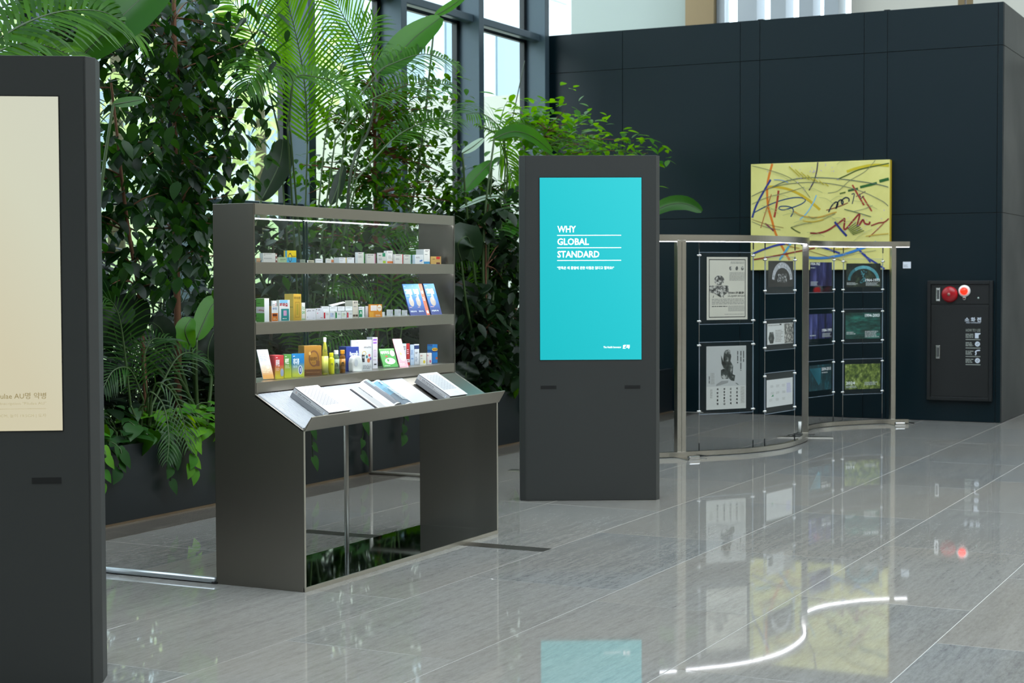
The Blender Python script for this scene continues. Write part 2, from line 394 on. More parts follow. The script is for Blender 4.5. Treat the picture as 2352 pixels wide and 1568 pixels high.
# ================================================================ steel display with shelves
DX0, DX1, DYB, DYU, DYF = 6.685, 8.735, 5.02, 4.776, 4.494
T_ = .012
ds = thing('display_stand', 'brushed steel display cabinet with three lit shelves and a sloping book ledge', 'display stand', (DX0, DYF, 0))
O = V((DX0, DYF, 0)); WD = DX1-DX0; yU = DYU-DYF; yB = DYB-DYF
prof = [(0, 0), (yB, 0), (yB, 1.89), (yU, 1.89), (yU, .955), (.017, .797), (0, .785)]
for x in (0, WD-T_):
    MB().prism([(x, y, z) for y, z in prof], (T_, 0, 0)).build('side_panel', M_STEEL, ds, bevel=.0012)
MB().box(T_, WD-T_, 0, yB, .004, .02).build('base_plate', M_MIRROR, ds, bevel=.001)
MB().box(0, WD, -.002, .006, .0, .021).build('base_edge', M_EDGE, ds)
for x in (0, WD-.012): MB().box(x, x+.012, -.0025, .0, 0, .785).build('edge_strip', M_EDGE, ds)
# top box, shelves: a folded fascia with the plate behind it
for z0, z1 in ((1.835, 1.89), (1.544, 1.602), (1.246, 1.304), (.952, 1.01)):
    s = MB().box(T_+.002, WD-T_-.002, yU, yU+.012, z0, z1).box(T_+.002, WD-T_-.002, yU+.012, yB-.004, z1-.008 if z0 < 1.8 else z1-.004, z1-.0005).build('shelf', M_STEELH, ds, bevel=.0008)
    if z0 > 1:
        MB().box(T_+.03, WD-T_-.03, yU+.014, yU+.026, z0+.004, z0+.012).build('led_strip', M_LED, s)
# top plate
# back sliding glass and front panes
for i, (a, c, y) in enumerate(((T_, WD*.40, yB-.006), (WD*.385, WD-T_, yB-.014))):
    MB().box(a, c, y, y+.004, .962, 1.835).build('sliding_glass', M_GLASS, ds)
M_GEDGE = mat('glass edge', '#16302c', .15)
for x in (WD*.385, WD*.40-.003): MB().box(x, x+.003, yB-.0145, yB-.0015, .965, 1.83).build('glass_edge', M_GEDGE, ds)
MB().box(WD*.93, WD*.93+.006, yB-.02, yB-.014, 1.3, 1.42).build('door_pull', M_EDGE, ds)
MB().box(T_, WD-T_, yB-.018, yB, .955, .965).build('glass_track', M_EDGE, ds)
for z0, z1 in ((1.602, 1.835), (1.304, 1.544), (1.01, 1.246)):
    MB().box(T_+.002, WD-T_-.002, yU+.004, yU+.007, z0-.001, z1+.004).build('front_glass', M_GLASS, ds)
# sloping ledge with upturned lip
A, B_ = V((0, yU, .953)), V((0, .010, .792)); lipb = V((0, -.002, .79)); lipt = V((0, -.048, .856))
sl = [A, B_, V((0, -.002, .793)), lipt, lipt+V((0, -.006, -.004)), V((0, -.012, .783)), V((0, .008, .780)), A+V((0, .002, -.012))]
lx0, lx1 = 0.0, WD
MB().prism([p+V((lx0, 0, 0)) for p in sl], (WD, 0, 0)).build('ledge', M_STEELH, ds, bevel=.003)
# white ribbed sheet on the ledge
M_RIB = mat('white ribbed sheet', '#c0c3c9', .3)
b_ = MB(); sd = (B_-A); nn = V((0, -sd.z, sd.y)).normalized(); nn = nn if nn.z > 0 else -nn
xr = .016
while xr < 1.40:
    p = A+sd*.02+V((xr, 0, 0))+nn*.001; q = A+sd*.99+V((xr, 0, 0))+nn*.001
    b_.add([p, p+V((.0045, 0, 0))+nn*.0055, p+V((.0085, 0, 0))+nn*.0055, p+V((.013, 0, 0)), q, q+V((.0045, 0, 0))+nn*.0055, q+V((.0085, 0, 0))+nn*.0055, q+V((.013, 0, 0))],
           [(0, 1, 5, 4), (1, 2, 6, 5), (2, 3, 7, 6)]); xr += .013
b_.build('ribbed_sheet', M_RIB, ds)
# thin unlit bronze trim strip at the foot of the lowest shelf
MB().box(.03, WD-.03, yU-.0, yU+.004, .955, .959).build('ledge_trim', mat('bronze strip'), ds)
# support pole and feet
pp = gnd(797, 1268, .02); MB().tube([(pp.x-O.x, pp.y-O.y, .02), (pp.x-O.x, pp.y-O.y, .86)], .013, 16).build('support_pole', M_TUBE, ds, smooth=True)
for x in (.05, WD-.09):
    for y in (.03, yB-.07): MB().box(x, x+.04, y, y+.04, 0, .005).build('foot', M_BLACK, ds)

# low tube frames beside the planter
def tube_frame(label, x, ya, yb, h):
    t = thing('tube_frame', label, 'metal frame', (x, ya, 0)); r = .0135
    MB().tube([(0, 0, r), (0, yb-ya, r)], r, 14).build('base_tube', M_TUBE, t, smooth=True)
    MB().tube([(0, yb-ya-r, r), (0, yb-ya-r, h)], r, 14).build('upright', M_TUBE, t, smooth=True)
    MB().tube([(0, 0, h), (0, yb-ya, h)], r, 14).build('top_tube', M_TUBE, t, smooth=True)
    MB().tube([(0, r, r), (0, r, h)], r, 14).build('upright', M_TUBE, t, smooth=True)
q0 = gnd(855, 1088); tube_frame('slim metal tube frame against the planter seen under the steel display', 10.965, 5.75, 6.76, .62)
t = thing('floor_tube', 'pale metal tube lying on the floor beside the cream screen kiosk', 'tube', (6.69, 5.03, 0))
MB().tube([(0, 0, .016), (0, 1.7, .016)], .016, 16).build('tube', mat('silver tube', '#c3cbd2', .3, .7), t, smooth=True)
MB().lathe([(.019, 0), (.019, .01)], 16).build('end_cap', M_BLACK, t)

# books on the ledge
SO = O+A; SD = sd.normalized()
def lp(x, s, t): return V((x, 0, 0))+V((0, SO.y, SO.z))+SD*s+nn*t
M_PAPER = mat('book paper', '#cfcfcd', .55); M_COVER = mat('white book cover', '#c8caca', .4)
M_GRIDA = P('#868a90'); M_GRIDB = P('#9ca0a6'); M_SPINE = P('#8a8d90'); M_TXT = P('#2c2e30')
def closed_book(x0, label):
    o = lp(x0, .06, .0068); t = thing('book', label, 'book', o)
    X = V((1, 0, 0)); w, L, h = .208, .236, .057
    mb = MB()
    # case: back cover, front cover, spine on the left
    mb.prism([V((0, 0, 0)), X*w, X*w+SD*L, SD*L], nn*.003); mb.prism([nn*(h-.003), X*w+nn*(h-.003), X*w+SD*L+nn*(h-.003), SD*L+nn*(h-.003)], nn*.003)
    mb.prism([V((0, 0, 0)), X*.003, X*.003+SD*L, SD*L], nn*h); mb.build('cover', M_COVER, t)
    MB().prism([X*.003+SD*.004+nn*.003, X*(w-.004)+SD*.004+nn*.003, X*(w-.004)+SD*(L-.004)+nn*.003, X*.003+SD*(L-.004)+nn*.003], nn*(h-.006)).build('page_block', M_PAPER, t)
    # cover grid of small windows
    g = MB(); top = nn*(h+.0005)
    for i in range(9):
        for j in range(15):
            a = .026+i*.0172; c = .022+j*.0102; q = top+X*a+SD*c
            g.poly([q, q+X*.0125, q+X*.0125+SD*.0062, q+SD*.0062], (i+j) % 2)
    g.build('cover_grid', [M_GRIDA, M_GRIDB], t)
    letters('한독 70', P('#9a9da0'), t, X*.10+SD*.205+top, X, -SD, .045, .007)
    letters('브라더스의 발자취', P('#b5b8ba'), t, X*.10+SD*.219+top, X, -SD, .07, .005)
    # spine print, lower half grey
    sp = V((-.0004, 0, 0))
    MB().poly([sp+nn*.001, sp+nn*(h*.5), sp+SD*L+nn*(h*.5), sp+SD*L+nn*.001]).build('spine_band', M_SPINE, t)
    letters('한독 어바이브 70', M_TXT, t, sp+SD*.035+nn*(h*.68), SD, nn, .085, .008, .012)
    letters('HANDOK Archive 70 since 1954', M_TXT, t, sp+SD*.035+nn*(h*.56), SD, nn, .155, .005, 0)
    MB().poly([sp*2+SD*.018+nn*h*.6, sp*2+SD*.018+nn*h*.82, sp*2+SD*.025+nn*h*.82, sp*2+SD*.025+nn*h*.6]).build('spine_mark', P('#c9b6b2'), t)
    MB().poly([sp*2+SD*.208+nn*h*.56, sp*2+SD*.208+nn*h*.8, sp*2+SD*.214+nn*h*.8, sp*2+SD*.214+nn*h*.56]).build('spine_mark', P('#dfe8f5'), t)
closed_book(6.905, 'thick white book with grid cover nearest the cut corner of the steel ledge')
closed_book(8.148, 'thick white book with grid cover at the far right of the steel ledge')
# open book
t = thing('book', 'open picture book with the large heading on the steel ledge between two closed books', 'book', lp(7.655, .055, .0068))
X = V((1, 0, 0)); L = .236
MB().prism([X*-.185+nn*.0, X*.19+nn*.0, X*.19+SD*L+nn*.0, X*-.185+SD*L], nn*.003).build('cover', M_BLACK, t)
def pages(side, arch):
    pts = []
    for i in range(11):
        k = i/10; x = .004+.155*k
        z = .004+arch*(math.sin(math.pi*min(1, k*1.15+.02))**.6)*(1-.25*k) if k < .86 else .004+arch*.55*(1-k)/.14
        pts.append((side*x, max(z, .004)))
    return pts
for side, arch, nm in ((-1, .058, 'page_block'), (1, .045, 'page_block')):
    pg = pages(side, arch); b_ = MB()
    ring = [(side*.004, .0035)]+pg+[(side*.17, .0035)]
    b_.prism([X*x+nn*z for x, z in ring], SD*L); o_ = b_.build(nm, M_PAPER, t)
    # printed picture follows the page curve
    i0, i1 = (0, 6) if side < 0 else (0, 9)
    pr = MB(); seg = pg[i0:i1+1]
    for i in range(len(seg)-1):
        for j, (s0, s1) in enumerate(((.008, .07), (.07, .13), (.13, .228))):
            (xa, za), (xb, zb) = seg[i], seg[i+1]; q = [X*xa+nn*(za+.0012)+SD*s0, X*xb+nn*(zb+.0012)+SD*s0, X*xb+nn*(zb+.0012)+SD*s1, X*xa+nn*(za+.0012)+SD*s1]
            pr.poly(q, min(2, j if side > 0 else (0 if i+j < 3 else (1 if i+j < 5 else 2))))
    cols = ['#5b8fa8', '#4f7f92', '#51606a'] if side > 0 else ['#a9cbe0', '#6d8899', '#565a60']
    pr.build('picture', [P(c, .35) for c in cols], o_)
    if side > 0:
        (xa, za), (xb, zb) = pg[2], pg[7]; u = X*(xb-xa)+nn*(zb-za)
        letters('2014-', P('#f4f7f8'), o_, X*xa+nn*(za+.006)+SD*.045, u, -SD, .085, .028, .02, lift=.004)
        greek(P('#dfe8ea'), o_, X*xa+nn*(za+.008)+SD*.2, u, -SD, 0, .085, 0, .12, 12, lift=.004, seed=4)
greek(P('#9aa0a5'), t, X*-.1605+nn*.03+SD*.03, SD, nn, .0, .13, -.002, .004, 1, fill=.8, seed=8)
# ================================================================ digital kiosks
KH = 2.345
def kiosk(label, a, b):
    a, b = V((a[0], a[1], 0)), V((b[0], b[1], 0)); u = (b-a).normalized(); w = (b-a).length
    ang = math.atan2(u.y, u.x); t = thing('screen_kiosk', label, 'kiosk', a, ang)
    # local: x along the front, y backwards
    c = .036; D = .16
    foot = [(0, 0), (w, 0), (w+c*.8, c*1.35), (w+c*.8, D), (-c, D), (-c, c)]
    sx0, sx1, sz0, sz1 = .101, .791, .961, 2.195
    MB().prism([(x, y, .0) for x, y in foot], (0, 0, KH)).build('housing', M_CHAR, t, bevel=.0015)
    MB().box(.008, w-.008, -.002, .004, .004, KH-.004).build('front_panel', mat('charcoal front'), t)
    MB().box(sx0-.004, sx1+.004, -.0035, .0, sz0-.004, sz1+.004).build('screen_bezel', M_BLACK, t)
    for x in (.104, .676):
        s = MB().box(x, x+.108, -.003, 0, .762, .786).build('speaker_grille', mat('grille', '#1b1c1c', .6), t)
        d = MB()
        for i in range(26):
            for j in range(5):
                q = (x+.004+i*.0039+(j % 2)*.0019, .765+j*.0045); d.poly([(q[0]+.0013*math.cos(k*1.0472), -.0034, q[1]+.0013*math.sin(k*1.0472)) for k in range(6)])
        d.build('grille_holes', M_BLACK, s)
    return t, (sx0, sx1, sz0, sz1), w
mat('charcoal front', '#3a3c3b', .45)
def screen_mat(name, stops, strength, rough=.05):
    m = mat(name, '#050505', rough); n, l, b = nodes(m); tc = n.new('ShaderNodeTexCoord'); mp = n.new('ShaderNodeMapping')
    mp.inputs['Rotation'].default_value = (0, .9, 0); l.new(tc.outputs['Generated'], mp.inputs[0])
    sx = n.new('ShaderNodeSeparateXYZ'); l.new(mp.outputs[0], sx.inputs[0])
    l.new(ramp(n, l, maprange(n, l, sx.outputs[0], 0, 1.4, 0, 1), stops), b.inputs['Emission Color']); b.inputs['Emission Strength'].default_value = strength
    return m
t, (a, c, z0, z1), w = kiosk('charcoal digital kiosk with a bright cyan screen beside the steel display', (10.096, 4.980), (10.516, 4.194))
scn = MB().box(a, c, -.005, -.0035, z0, z1).build('screen', screen_mat('cyan screen', [(0, '#22c6cf'), (.5, '#2fd0da'), (1, '#3fdbe4')], .95), t)
M_SW = emit('screen white', '#ffffff', .9)
o = V((a, -.0052, z0)); u = V((1, 0, 0)); v = V((0, 0, 1)); sw, sh = c-a, z1-z0
def T(body, x0, x1, y0, y1, bold, **k): letters(body, M_SW, scn, o+u*(sw*x0)+v*(sh*(1-y1)), u, v, sw*(x1-x0), sh*(y1-y0), bold, lift=.001, **k)
# fractions of the screen measured from the photo: x from left, y from top
for s_, x1, y0, y1 in (('WHY', .355, .264, .300), ('GLOBAL', .483, .332, .369), ('STANDARD', .585, .401, .438)): T(s_, .172, x1, y0, y1, .022)
for y in (.316, .384, .4535): MB().box(a+sw*.17, a+sw*.80, -.0062, -.0052, z0+sh*(1-y)-.0025, z0+sh*(1-y)+.0025).build('rule_line', M_SW, scn)
T('"한독은 왜 품질에 관한 타협은 없다고 할까요?"', .17, .73, .486, .503, .02)
T('The Health Innovator', .625, .80, .926, .936, .02); T('한독', .815, .885, .918, .940, .05, shear=.25)

t, (a, c, z0, z1), w = kiosk('charcoal digital kiosk with a cream screen cut off by the near edge', (4.80-.538*.891, 4.176+.843*.891), (4.80, 4.176))
scn = MB().box(a, c, -.005, -.0035, z0, z1).build('screen', screen_mat('cream screen', [(0, '#d2caa8'), (.45, '#d6cfb2'), (.75, '#d8d9c2'), (1, '#d7d9c6')], .95), t)
M_SB = emit('screen brown', '#8a7a52', .75); M_SB2 = emit('screen brown light', '#a89c7a', .8)
o = V((a, -.0052, z0)); sw, sh = c-a, z1-z0
def T2(body, x0, x1, y0, y1, m, bold=0): letters(body, m, scn, V((x0, -.0052, y0)), u, v, x1-x0, y1-y0, bold, lift=.001)
xr = c-.058; k_ = .1
T2('Pilulae AU명 약병', xr-.19, xr, z0+.118, z0+.142, M_SB, .004)
T2('White porcelain bottle with an Inscription "Pilulae AU"', xr-.395, xr, z0+.094, z0+.107, M_SB2)
MB().box(a+.05, xr, -.0062, -.0052, z0+.081, z0+.0825).build('rule_line', M_SB2, scn)
T2('입지름 8.0CM, 높이 19.5CM | 도자', xr-.235, xr, z0+.048, z0+.063, M_SB2)
# ================================================================ things on the dark wall
def cp(x, y): return 1700+x/5.4075, 350+y/5.4075      # painting crop -> photo pixel
PX = 17.47
def pw(x, y): q = atX(*cp(x, y), PX); return q
tl, br = pw(133, 146), pw(1852, 1457)
y1p, y0p = tl.y, br.y; z1p, z0p = (pw(133, 146).z+pw(1850, 88).z)/2, (pw(150, 1460).z+pw(1850, 1455).z)/2
pt = thing('painting', 'large yellow abstract painting of coloured lines on the dark panelled wall', 'painting', (WX, (y0p+y1p)/2, z0p))
PO = V((WX, (y0p+y1p)/2, z0p))
M_CANV = mat('canvas ground', '#cdd08c', .75); n, l, b = nodes(M_CANV); _tc = n.new('ShaderNodeTexCoord')
a1 = noise(n, l, _tc.outputs['Object'], 3, 5, .6); l.new(ramp(n, l, a1, [(.3, '#d3cb78'), (.7, '#e0d888')]), b.inputs['Base Color'])
MB().box(PX, WX-.001, y0p, y1p, z0p, z1p).build('canvas', M_CANV, pt, off=PO, bevel=.004)
MB().box(PX+.006, WX-.002, y0p-.0015, y0p, z0p+.002, z1p-.002).build('canvas_edge', P('#c9ac1f', .7), pt, off=PO)
sx = lambda x, y: (17.469, pw(x, y).y, z0p+(z1p-z0p)*(pw(x, y).z-z0p)/(z1p-z0p))
strokes = [
 ('#d8781a', 22, [(400,140),(350,330),(335,480),(350,680),(400,860),(430,975),(490,1110),(560,1240),(615,1335)]),
 ('#1c2f7e', 20, [(380,338),(290,490),(200,660),(150,810)]), ('#22476e', 11, [(160,755),(320,670),(480,605),(640,565),(760,562),(812,590),(770,635),(660,680),(540,712),(485,700),(500,672),(580,668),(645,690),(660,735),(628,800)]),
 ('#c9a81c', 24, [(340,428),(450,428),(590,455),(720,508),(850,590),(940,665),(992,712)]), ('#a83a24', 20, [(478,472),(462,600),(440,730),(424,805)]),
 ('#3a3040', 12, [(965,120),(952,230),(920,350),(880,430),(855,470)]), ('#7cb8d8', 11, [(948,530),(900,640),(820,760),(742,832)]),
 ('#c7b31a', 24, [(1325,238),(1450,195),(1600,162),(1720,155),(1850,165)]), ('#4a5a14', 12, [(1205,335),(1320,285),(1460,220),(1620,180),(1750,155),(1850,135)]),
 ('#1e5a1c', 24, [(1490,432),(1700,380)]), ('#1e5a1c', 28, [(1730,358),(1848,328)]), ('#2a5018', 20, [(1340,476),(1465,448)]), ('#55661a', 14, [(1238,512),(1310,494)]),
 ('#a03a20', 16, [(1395,402),(1460,520),(1540,655)]), ('#a03a20', 14, [(1518,540),(1580,640),(1636,730)]), ('#8a4a2a', 9, [(1070,718),(1200,680),(1340,625)]), ('#7a5a4a', 8, [(1440,548),(1558,482)]),
 ('#1c2838', 12, [(1100,740),(1140,660),(1190,615),(1215,640),(1190,700),(1215,620),(1250,588),(1280,610),(1270,645),(1260,600),(1310,560),(1352,575),(1350,612)]), ('#33404a', 9, [(1385,520),(1418,512),(1410,570),(1392,640)]),
 ('#333a44', 7, [(1480,510),(1500,555)]), ('#333a44', 7, [(1490,580),(1540,540)]),
 ('#8c1c1c', 16, [(870,1000),(980,1000),(1090,965),(1190,900),(1260,850),(1300,825),(1290,940),(1320,945),(1400,850),(1485,765),(1455,905),(1480,900),(1525,835),(1550,880),(1600,890),(1612,858)]), ('#8c2a22', 12, [(1625,910),(1720,875),(1790,865),(1848,820)]), ('#a05038', 8, [(1790,870),(1690,970),(1602,1050)]),
 ('#1c2a78', 20, [(1175,862),(1250,955),(1325,1038)]), ('#22358c', 18, [(1380,1110),(1470,1200),(1560,1290),(1690,1375),(1795,1445)]), ('#22358c', 16, [(1540,1260),(1620,1365)]),
 ('#2a3a94', 18, [(155,1258),(300,1200),(460,1150),(620,1128),(760,1125),(900,1148),(1080,1195),(1240,1252)]), ('#3a7cc0', 24, [(820,1298),(940,1310),(1080,1305),(1240,1278),(1400,1230),(1560,1170),(1690,1112)]),
 ('#58a6cc', 20, [(672,1062),(590,1190),(490,1335)]), ('#8a2f22', 13, [(155,1332),(320,1305),(500,1272),(700,1232),(930,1185)]), ('#7a1f4a', 13, [(312,880),(370,930),(418,975)]),
 ('#4c5a18', 10, [(630,930),(690,970),(750,1000)]), ('#8aa0b8', 9, [(420,338),(520,345),(600,375)]), ('#5d6a5a', 8, [(400,430),(560,360),(740,322),(920,312),(1120,318),(1330,338),(1560,370),(1720,398),(1840,430)]),
 ('#6a6f5c', 6, [(145,545),(300,470),(480,410),(700,380),(940,372),(1200,400),(1500,480),(1760,600),(1840,665)]), ('#7c8060', 5, [(150,640),(330,560),(560,500),(800,430)]), ('#7c8060', 5, [(150,165),(330,210),(520,270),(660,340),(770,430),(870,560)]),
 ('#7c8060', 5, [(1090,505),(1220,475),(1360,350),(1560,230),(1680,95)]), ('#8a8a60', 6, [(640,925),(820,880),(1000,840),(1180,760)]), ('#c49a3a', 12, [(670,730),(760,780),(880,805),(1000,800),(1140,755),(1200,740)]), ('#c9a82a', 9, [(780,848),(900,862),(1040,832)]),
 ('#5f6e4a', 8, [(1295,705),(1450,745),(1628,798)]), ('#9a7a3a', 5, [(150,832),(330,890),(540,935)]), ('#6b6b55', 5, [(150,860),(300,920),(500,960)]), ('#b0602a', 8, [(390,520),(330,700),(258,938)]),
 ('#c2a23a', 9, [(1120,1195),(1300,1195),(1480,1130),(1540,1112)]), ('#b0853a', 8, [(560,1130),(640,1170),(740,1190)]), ('#806a3a', 6, [(860,1220),(1050,1280),(1330,1360)]), ('#707a60', 5, [(960,1200),(1010,1150)]),
 ('#9a9a70', 5, [(1180,1330),(1420,1260),(1690,1215)]), ('#c8a83a', 8, [(1560,1040),(1700,1020),(1845,1008)]), ('#a03a3a', 10, [(545,1055),(600,1085),(660,1110)]), ('#8fc0d8', 22, [(195,1080),(280,1095),(400,1115)]),
 ('#5a4a28', 6, [(190,1055),(350,1090),(480,1125)]), ('#6a7a5a', 5, [(850,790),(900,815),(960,800)]), ('#8a8f6a', 5, [(1420,730),(1540,700),(1650,655)])]
for i in range(7): strokes.append(('#b8a82a', 9, [(610+75*i, 175+35*i), (740+60*i, 300+20*i)]))
for i in range(6): strokes.append(('#5a6a1c', 8, [(1340+12*i, 980+14*i-30), (1440+20*i, 900+20*i-30)]))
rs = random.Random(3)
for i in range(60):
    x, y = (rs.gauss(960, 170), rs.gauss(260, 90)) if i < 34 else (rs.gauss(1450, 160), rs.gauss(930, 110))
    if 150 < x < 1830 and 110 < y < 1000: strokes.append(('#b9a8c0', 6, [(x, y), (x+rs.uniform(-18, 18), y+rs.uniform(-22, 22))]))
for i in range(22):
    x, y = rs.uniform(180, 1500), rs.uniform(150, 1350); d = rs.uniform(150, 330); a = rs.uniform(-.6, .6)
    strokes.append(('#a8ab70', 4, [(x, y), (x+d*.5*math.cos(a), y+d*.5*math.sin(a)-25), (min(1840, x+d*math.cos(a)), min(1440, y+d*math.sin(a)))]))
for k, (c, w, pts) in enumerate(strokes):
    q = spline([sx(*p) for p in pts], 5); q = [p+V((-.00012*k-.0003, 0, 0)) for p in q]
    q = [V((p.x, min(max(p.y, y0p+.003), y1p-.003), min(max(p.z, z0p+.003), z1p-.003))) for p in q]
    mb = MB(); mb.ribbon(q, w*.00112, (-1, 0, 0)); mb.build('brush_stroke', P(c, .6), pt, off=PO)

# little white caption plate
a_, c_ = atX(2074, 601, WX-.004), atX(2092, 616, WX-.004)
t = thing('caption_plate', 'small white caption plate on the dark wall beside the painting', 'sign', (WX-.006, (a_.y+c_.y)/2, c_.z))
MB().box(0, .006, -(a_.y-c_.y)/2, (a_.y-c_.y)/2, 0, a_.z-c_.z).build('plate', P('#dfe5f0', .4), t)
greek(P('#8d949c'), t, (-.0002, .04, 0), (0, -1, 0), (0, 0, 1), .005, .055, .012, .04, 3, seed=12)

# fire hydrant cabinet
FXC = 17.50
c0 = V((FXC, 3.595, .222)); fc = thing('hydrant_cabinet', 'dark flush fire hydrant cabinet with red alarm bell and lit red lamp', 'fire cabinet', c0)
cw, ch = .670, 1.248; M_CAB = mat('cabinet paint', '#15181a', .38); M_CAB2 = mat('cabinet door paint', '#17191a', .42)
mb = MB(); y0, y1 = -cw/2, cw/2
for a in ((y0, y0+.036, 0, ch), (y1-.036, y1, 0, ch), (y0+.036, y1-.036, 0, .036), (y0+.036, y1-.036, ch-.036, ch)): mb.box(0, .055, a[0], a[1], a[2], a[3])
mb.build('frame', M_CAB, fc, bevel=.003)
MB().box(.012, .05, y0+.039, y1-.039, 1.008, ch-.039).build('alarm_panel', M_CAB2, fc, bevel=.002)
dr = MB().box(.012, .05, y0+.039, y1-.039, .039, .990).build('door', M_CAB2, fc, bevel=.002)
MB().box(.02, .05, y0+.039, y1-.039, .988, 1.010).build('rail', M_CAB, fc)
def cpx(x, y): q = atX(2080+x/3.919, 600+y/3.919, FXC+.01); return q.y-c0.y, q.z-c0.z
def handle(x, ya, yb, par):
    a, z1_ = cpx(x, ya); _, z0_ = cpx(x, yb)
    MB().box(.0, .012, a-.022, a+.022, z0_, z1_).build('handle', M_CHROME, par, bevel=.004)
    MB().box(-.012, .002, a-.011, a+.011, z0_+.02, z1_-.02).build('handle', mat('handle grip', '#6d6f70', .3, .8), par, bevel=.003)
handle(294, 238, 358, fc); handle(292, 755, 875, dr)
by, bz = cpx(398, 297)
def axl(prof, y, z, nm, m, par, n=28):      # lathe about the wall normal, towards the room
    b_ = MB(); b_.lathe(prof, n); b_.v = [(-z_+.012, y+x_, z+y_) for x_, y_, z_ in b_.v]; return b_.build(nm, m, par, smooth=True)
axl([(.084, 0), (.084, .012), (.078, .032), (.06, .046), (.03, .052), (.001, .053)], by, bz, 'alarm_bell', mat('red enamel', '#a01822', .25), fc)
axl([(.016, .05), (.016, .06), (.008, .064), (.001, .065)], by, bz, 'bell_boss', mat('bell boss', '#9a7a70', .35, .5), fc, 14)
ly, lz = cpx(530, 267)
axl([(.062, 0), (.062, .012), (.055, .02), (.04, .022), (.001, .022)], ly, lz, 'lamp_base', M_WHITE, fc)
axl([(.038, .022), (.036, .045), (.022, .058), (.001, .062)], ly, lz, 'lamp_lens', emit('red lamp', '#ff2410', 2.2), fc)
py_, pz_ = cpx(528, 333)
axl([(.019, 0), (.019, .008), (.012, .01), (.001, .008)], py_, pz_, 'push_button', M_CHROME, fc, 16)
axl([(.010, .008), (.009, .014), (.001, .015)], py_, pz_, 'button_cap', P('#5a1416', .3), fc, 14)
hy, hz = cpx(655, 268)
d = MB()
for i in range(6):
    for rr_ in (.012, .026):
        q = (hy+rr_*math.cos(i*1.047), hz+rr_*math.sin(i*1.047)); d.poly([(.0115, q[0]+.003*math.cos(k*1.0472), q[1]+.003*math.sin(k*1.0472)) for k in range(6)])
d.build('speaker_holes', M_BLACK, fc); axl([(.01, 0), (.01, .004), (.001, .005)], *cpx(655, 330), 'indicator', P('#9fb0a8', .3), fc, 12)
M_WL = P('#c8d0dc', .5); M_WL2 = P('#8f958f', .5); UU, VV = (0, -1, 0), (0, 0, 1)
def wl(body, x0, x1, ya, yb, m=M_WL, bold=.0):
    a, z1_ = cpx(x0, ya); c, z0_ = cpx(x1, yb); letters(body, m, dr, (.0115, a, z0_), UU, VV, a-c, z1_-z0_, bold)
wl('소 화 전', 533, 680, 503, 545, bold=.03); wl('FIRE HYDRANT', 545, 677, 547, 558, M_WL, .01); wl('HOW TO USE', 543, 673, 607, 634, M_WL2, .01)
for i, y in enumerate((668, 744, 820, 893)):
    a, z_ = cpx(540, y); c, _ = cpx(612, y); greek(M_WL2, dr, (.0115, a, z_), UU, VV, 0, a-c, -.024, .022, 3, fill=.6, seed=20+i)
    cy, cz = cpx(647, y)
    if i in (1, 3): disc(M_WL, dr, (.0115, cy, cz), UU, VV, 0, 0, .026, .026, hole=.45); MB().ribbon([(.011, cy-.014, cz-.014), (.011, cy+.014, cz+.014)], .01, (-1, 0, 0)).build('pictogram', M_WL, dr)
    elif i == 0: MB().poly([(.011, cy+.026, cz-.028), (.011, cy-.012, cz-.028), (.011, cy-.012, cz+.008), (.011, cy-.03, cz+.014), (.011, cy-.03, cz+.026), (.011, cy+.026, cz+.026)]).build('pictogram', M_WL, dr)
    else: MB().ribbon(spline([(.011, cy-.026, cz+.022), (.011, cy, cz+.02), (.011, cy+.02, cz+.008), (.011, cy+.014, cz-.01), (.011, cy+.022, cz-.028)]), .012, (-1, 0, 0)).build('pictogram', M_WL, dr)
    a2, z2 = cpx(540, y+35); c2, _ = cpx(673, y+35); MB().box(.0108, .012, c2, a2, z2-.004, z2+.004).build('rule_line', M_WL2, dr)

# ================================================================ curved poster stand
SH = 1.875
scur = spline([(12.86, 5.30, 0), (13.06, 5.06, 0), (13.27, 4.885, 0), (13.51, 4.69, 0), (13.76, 4.555, 0), (14.1, 4.455, 0), (14.5, 4.43, 0), (14.9, 4.465, 0), (15.25, 4.57, 0),
               (15.6, 4.69, 0), (15.87, 4.755, 0), (16.14, 4.75, 0), (16.43, 4.665, 0), (16.78, 4.44, 0), (16.98, 4.23, 0), (17.10, 4.03, 0)], 8)
lcur = spline([(12.86, 5.30, 0), (12.6, 5.52, 0), (12.25, 5.66, 0), (11.85, 5.66, 0), (11.5, 5.58, 0)], 8)
sb = thing('poster_stand', 'S-curved brushed steel stand with wires holding clear poster panels', 'stand', (15.0, 4.55, 0)); SB = V((15.0, 4.55, 0))
M_BR = steel('satin steel', '#c6c3bb', .25, (6, 6, 60))
path = lcur[::-1][:-1]+scur
MB().sweep(path, .05, .006, .046).build('bottom_rail', M_BR, sb, off=SB)
MB().sweep(path, .06, SH-.056, SH).build('top_rail', M_BR, sb, off=SB)
MB().sweep(path, .014, SH-.0585, SH-.056).build('led_strip', emit('rail led', '#f4f6ff', 15), sb, off=SB)
posts = [(13.12, 5.02), (15.22, 4.57), (17.02, 4.16), (11.72, 5.63)]
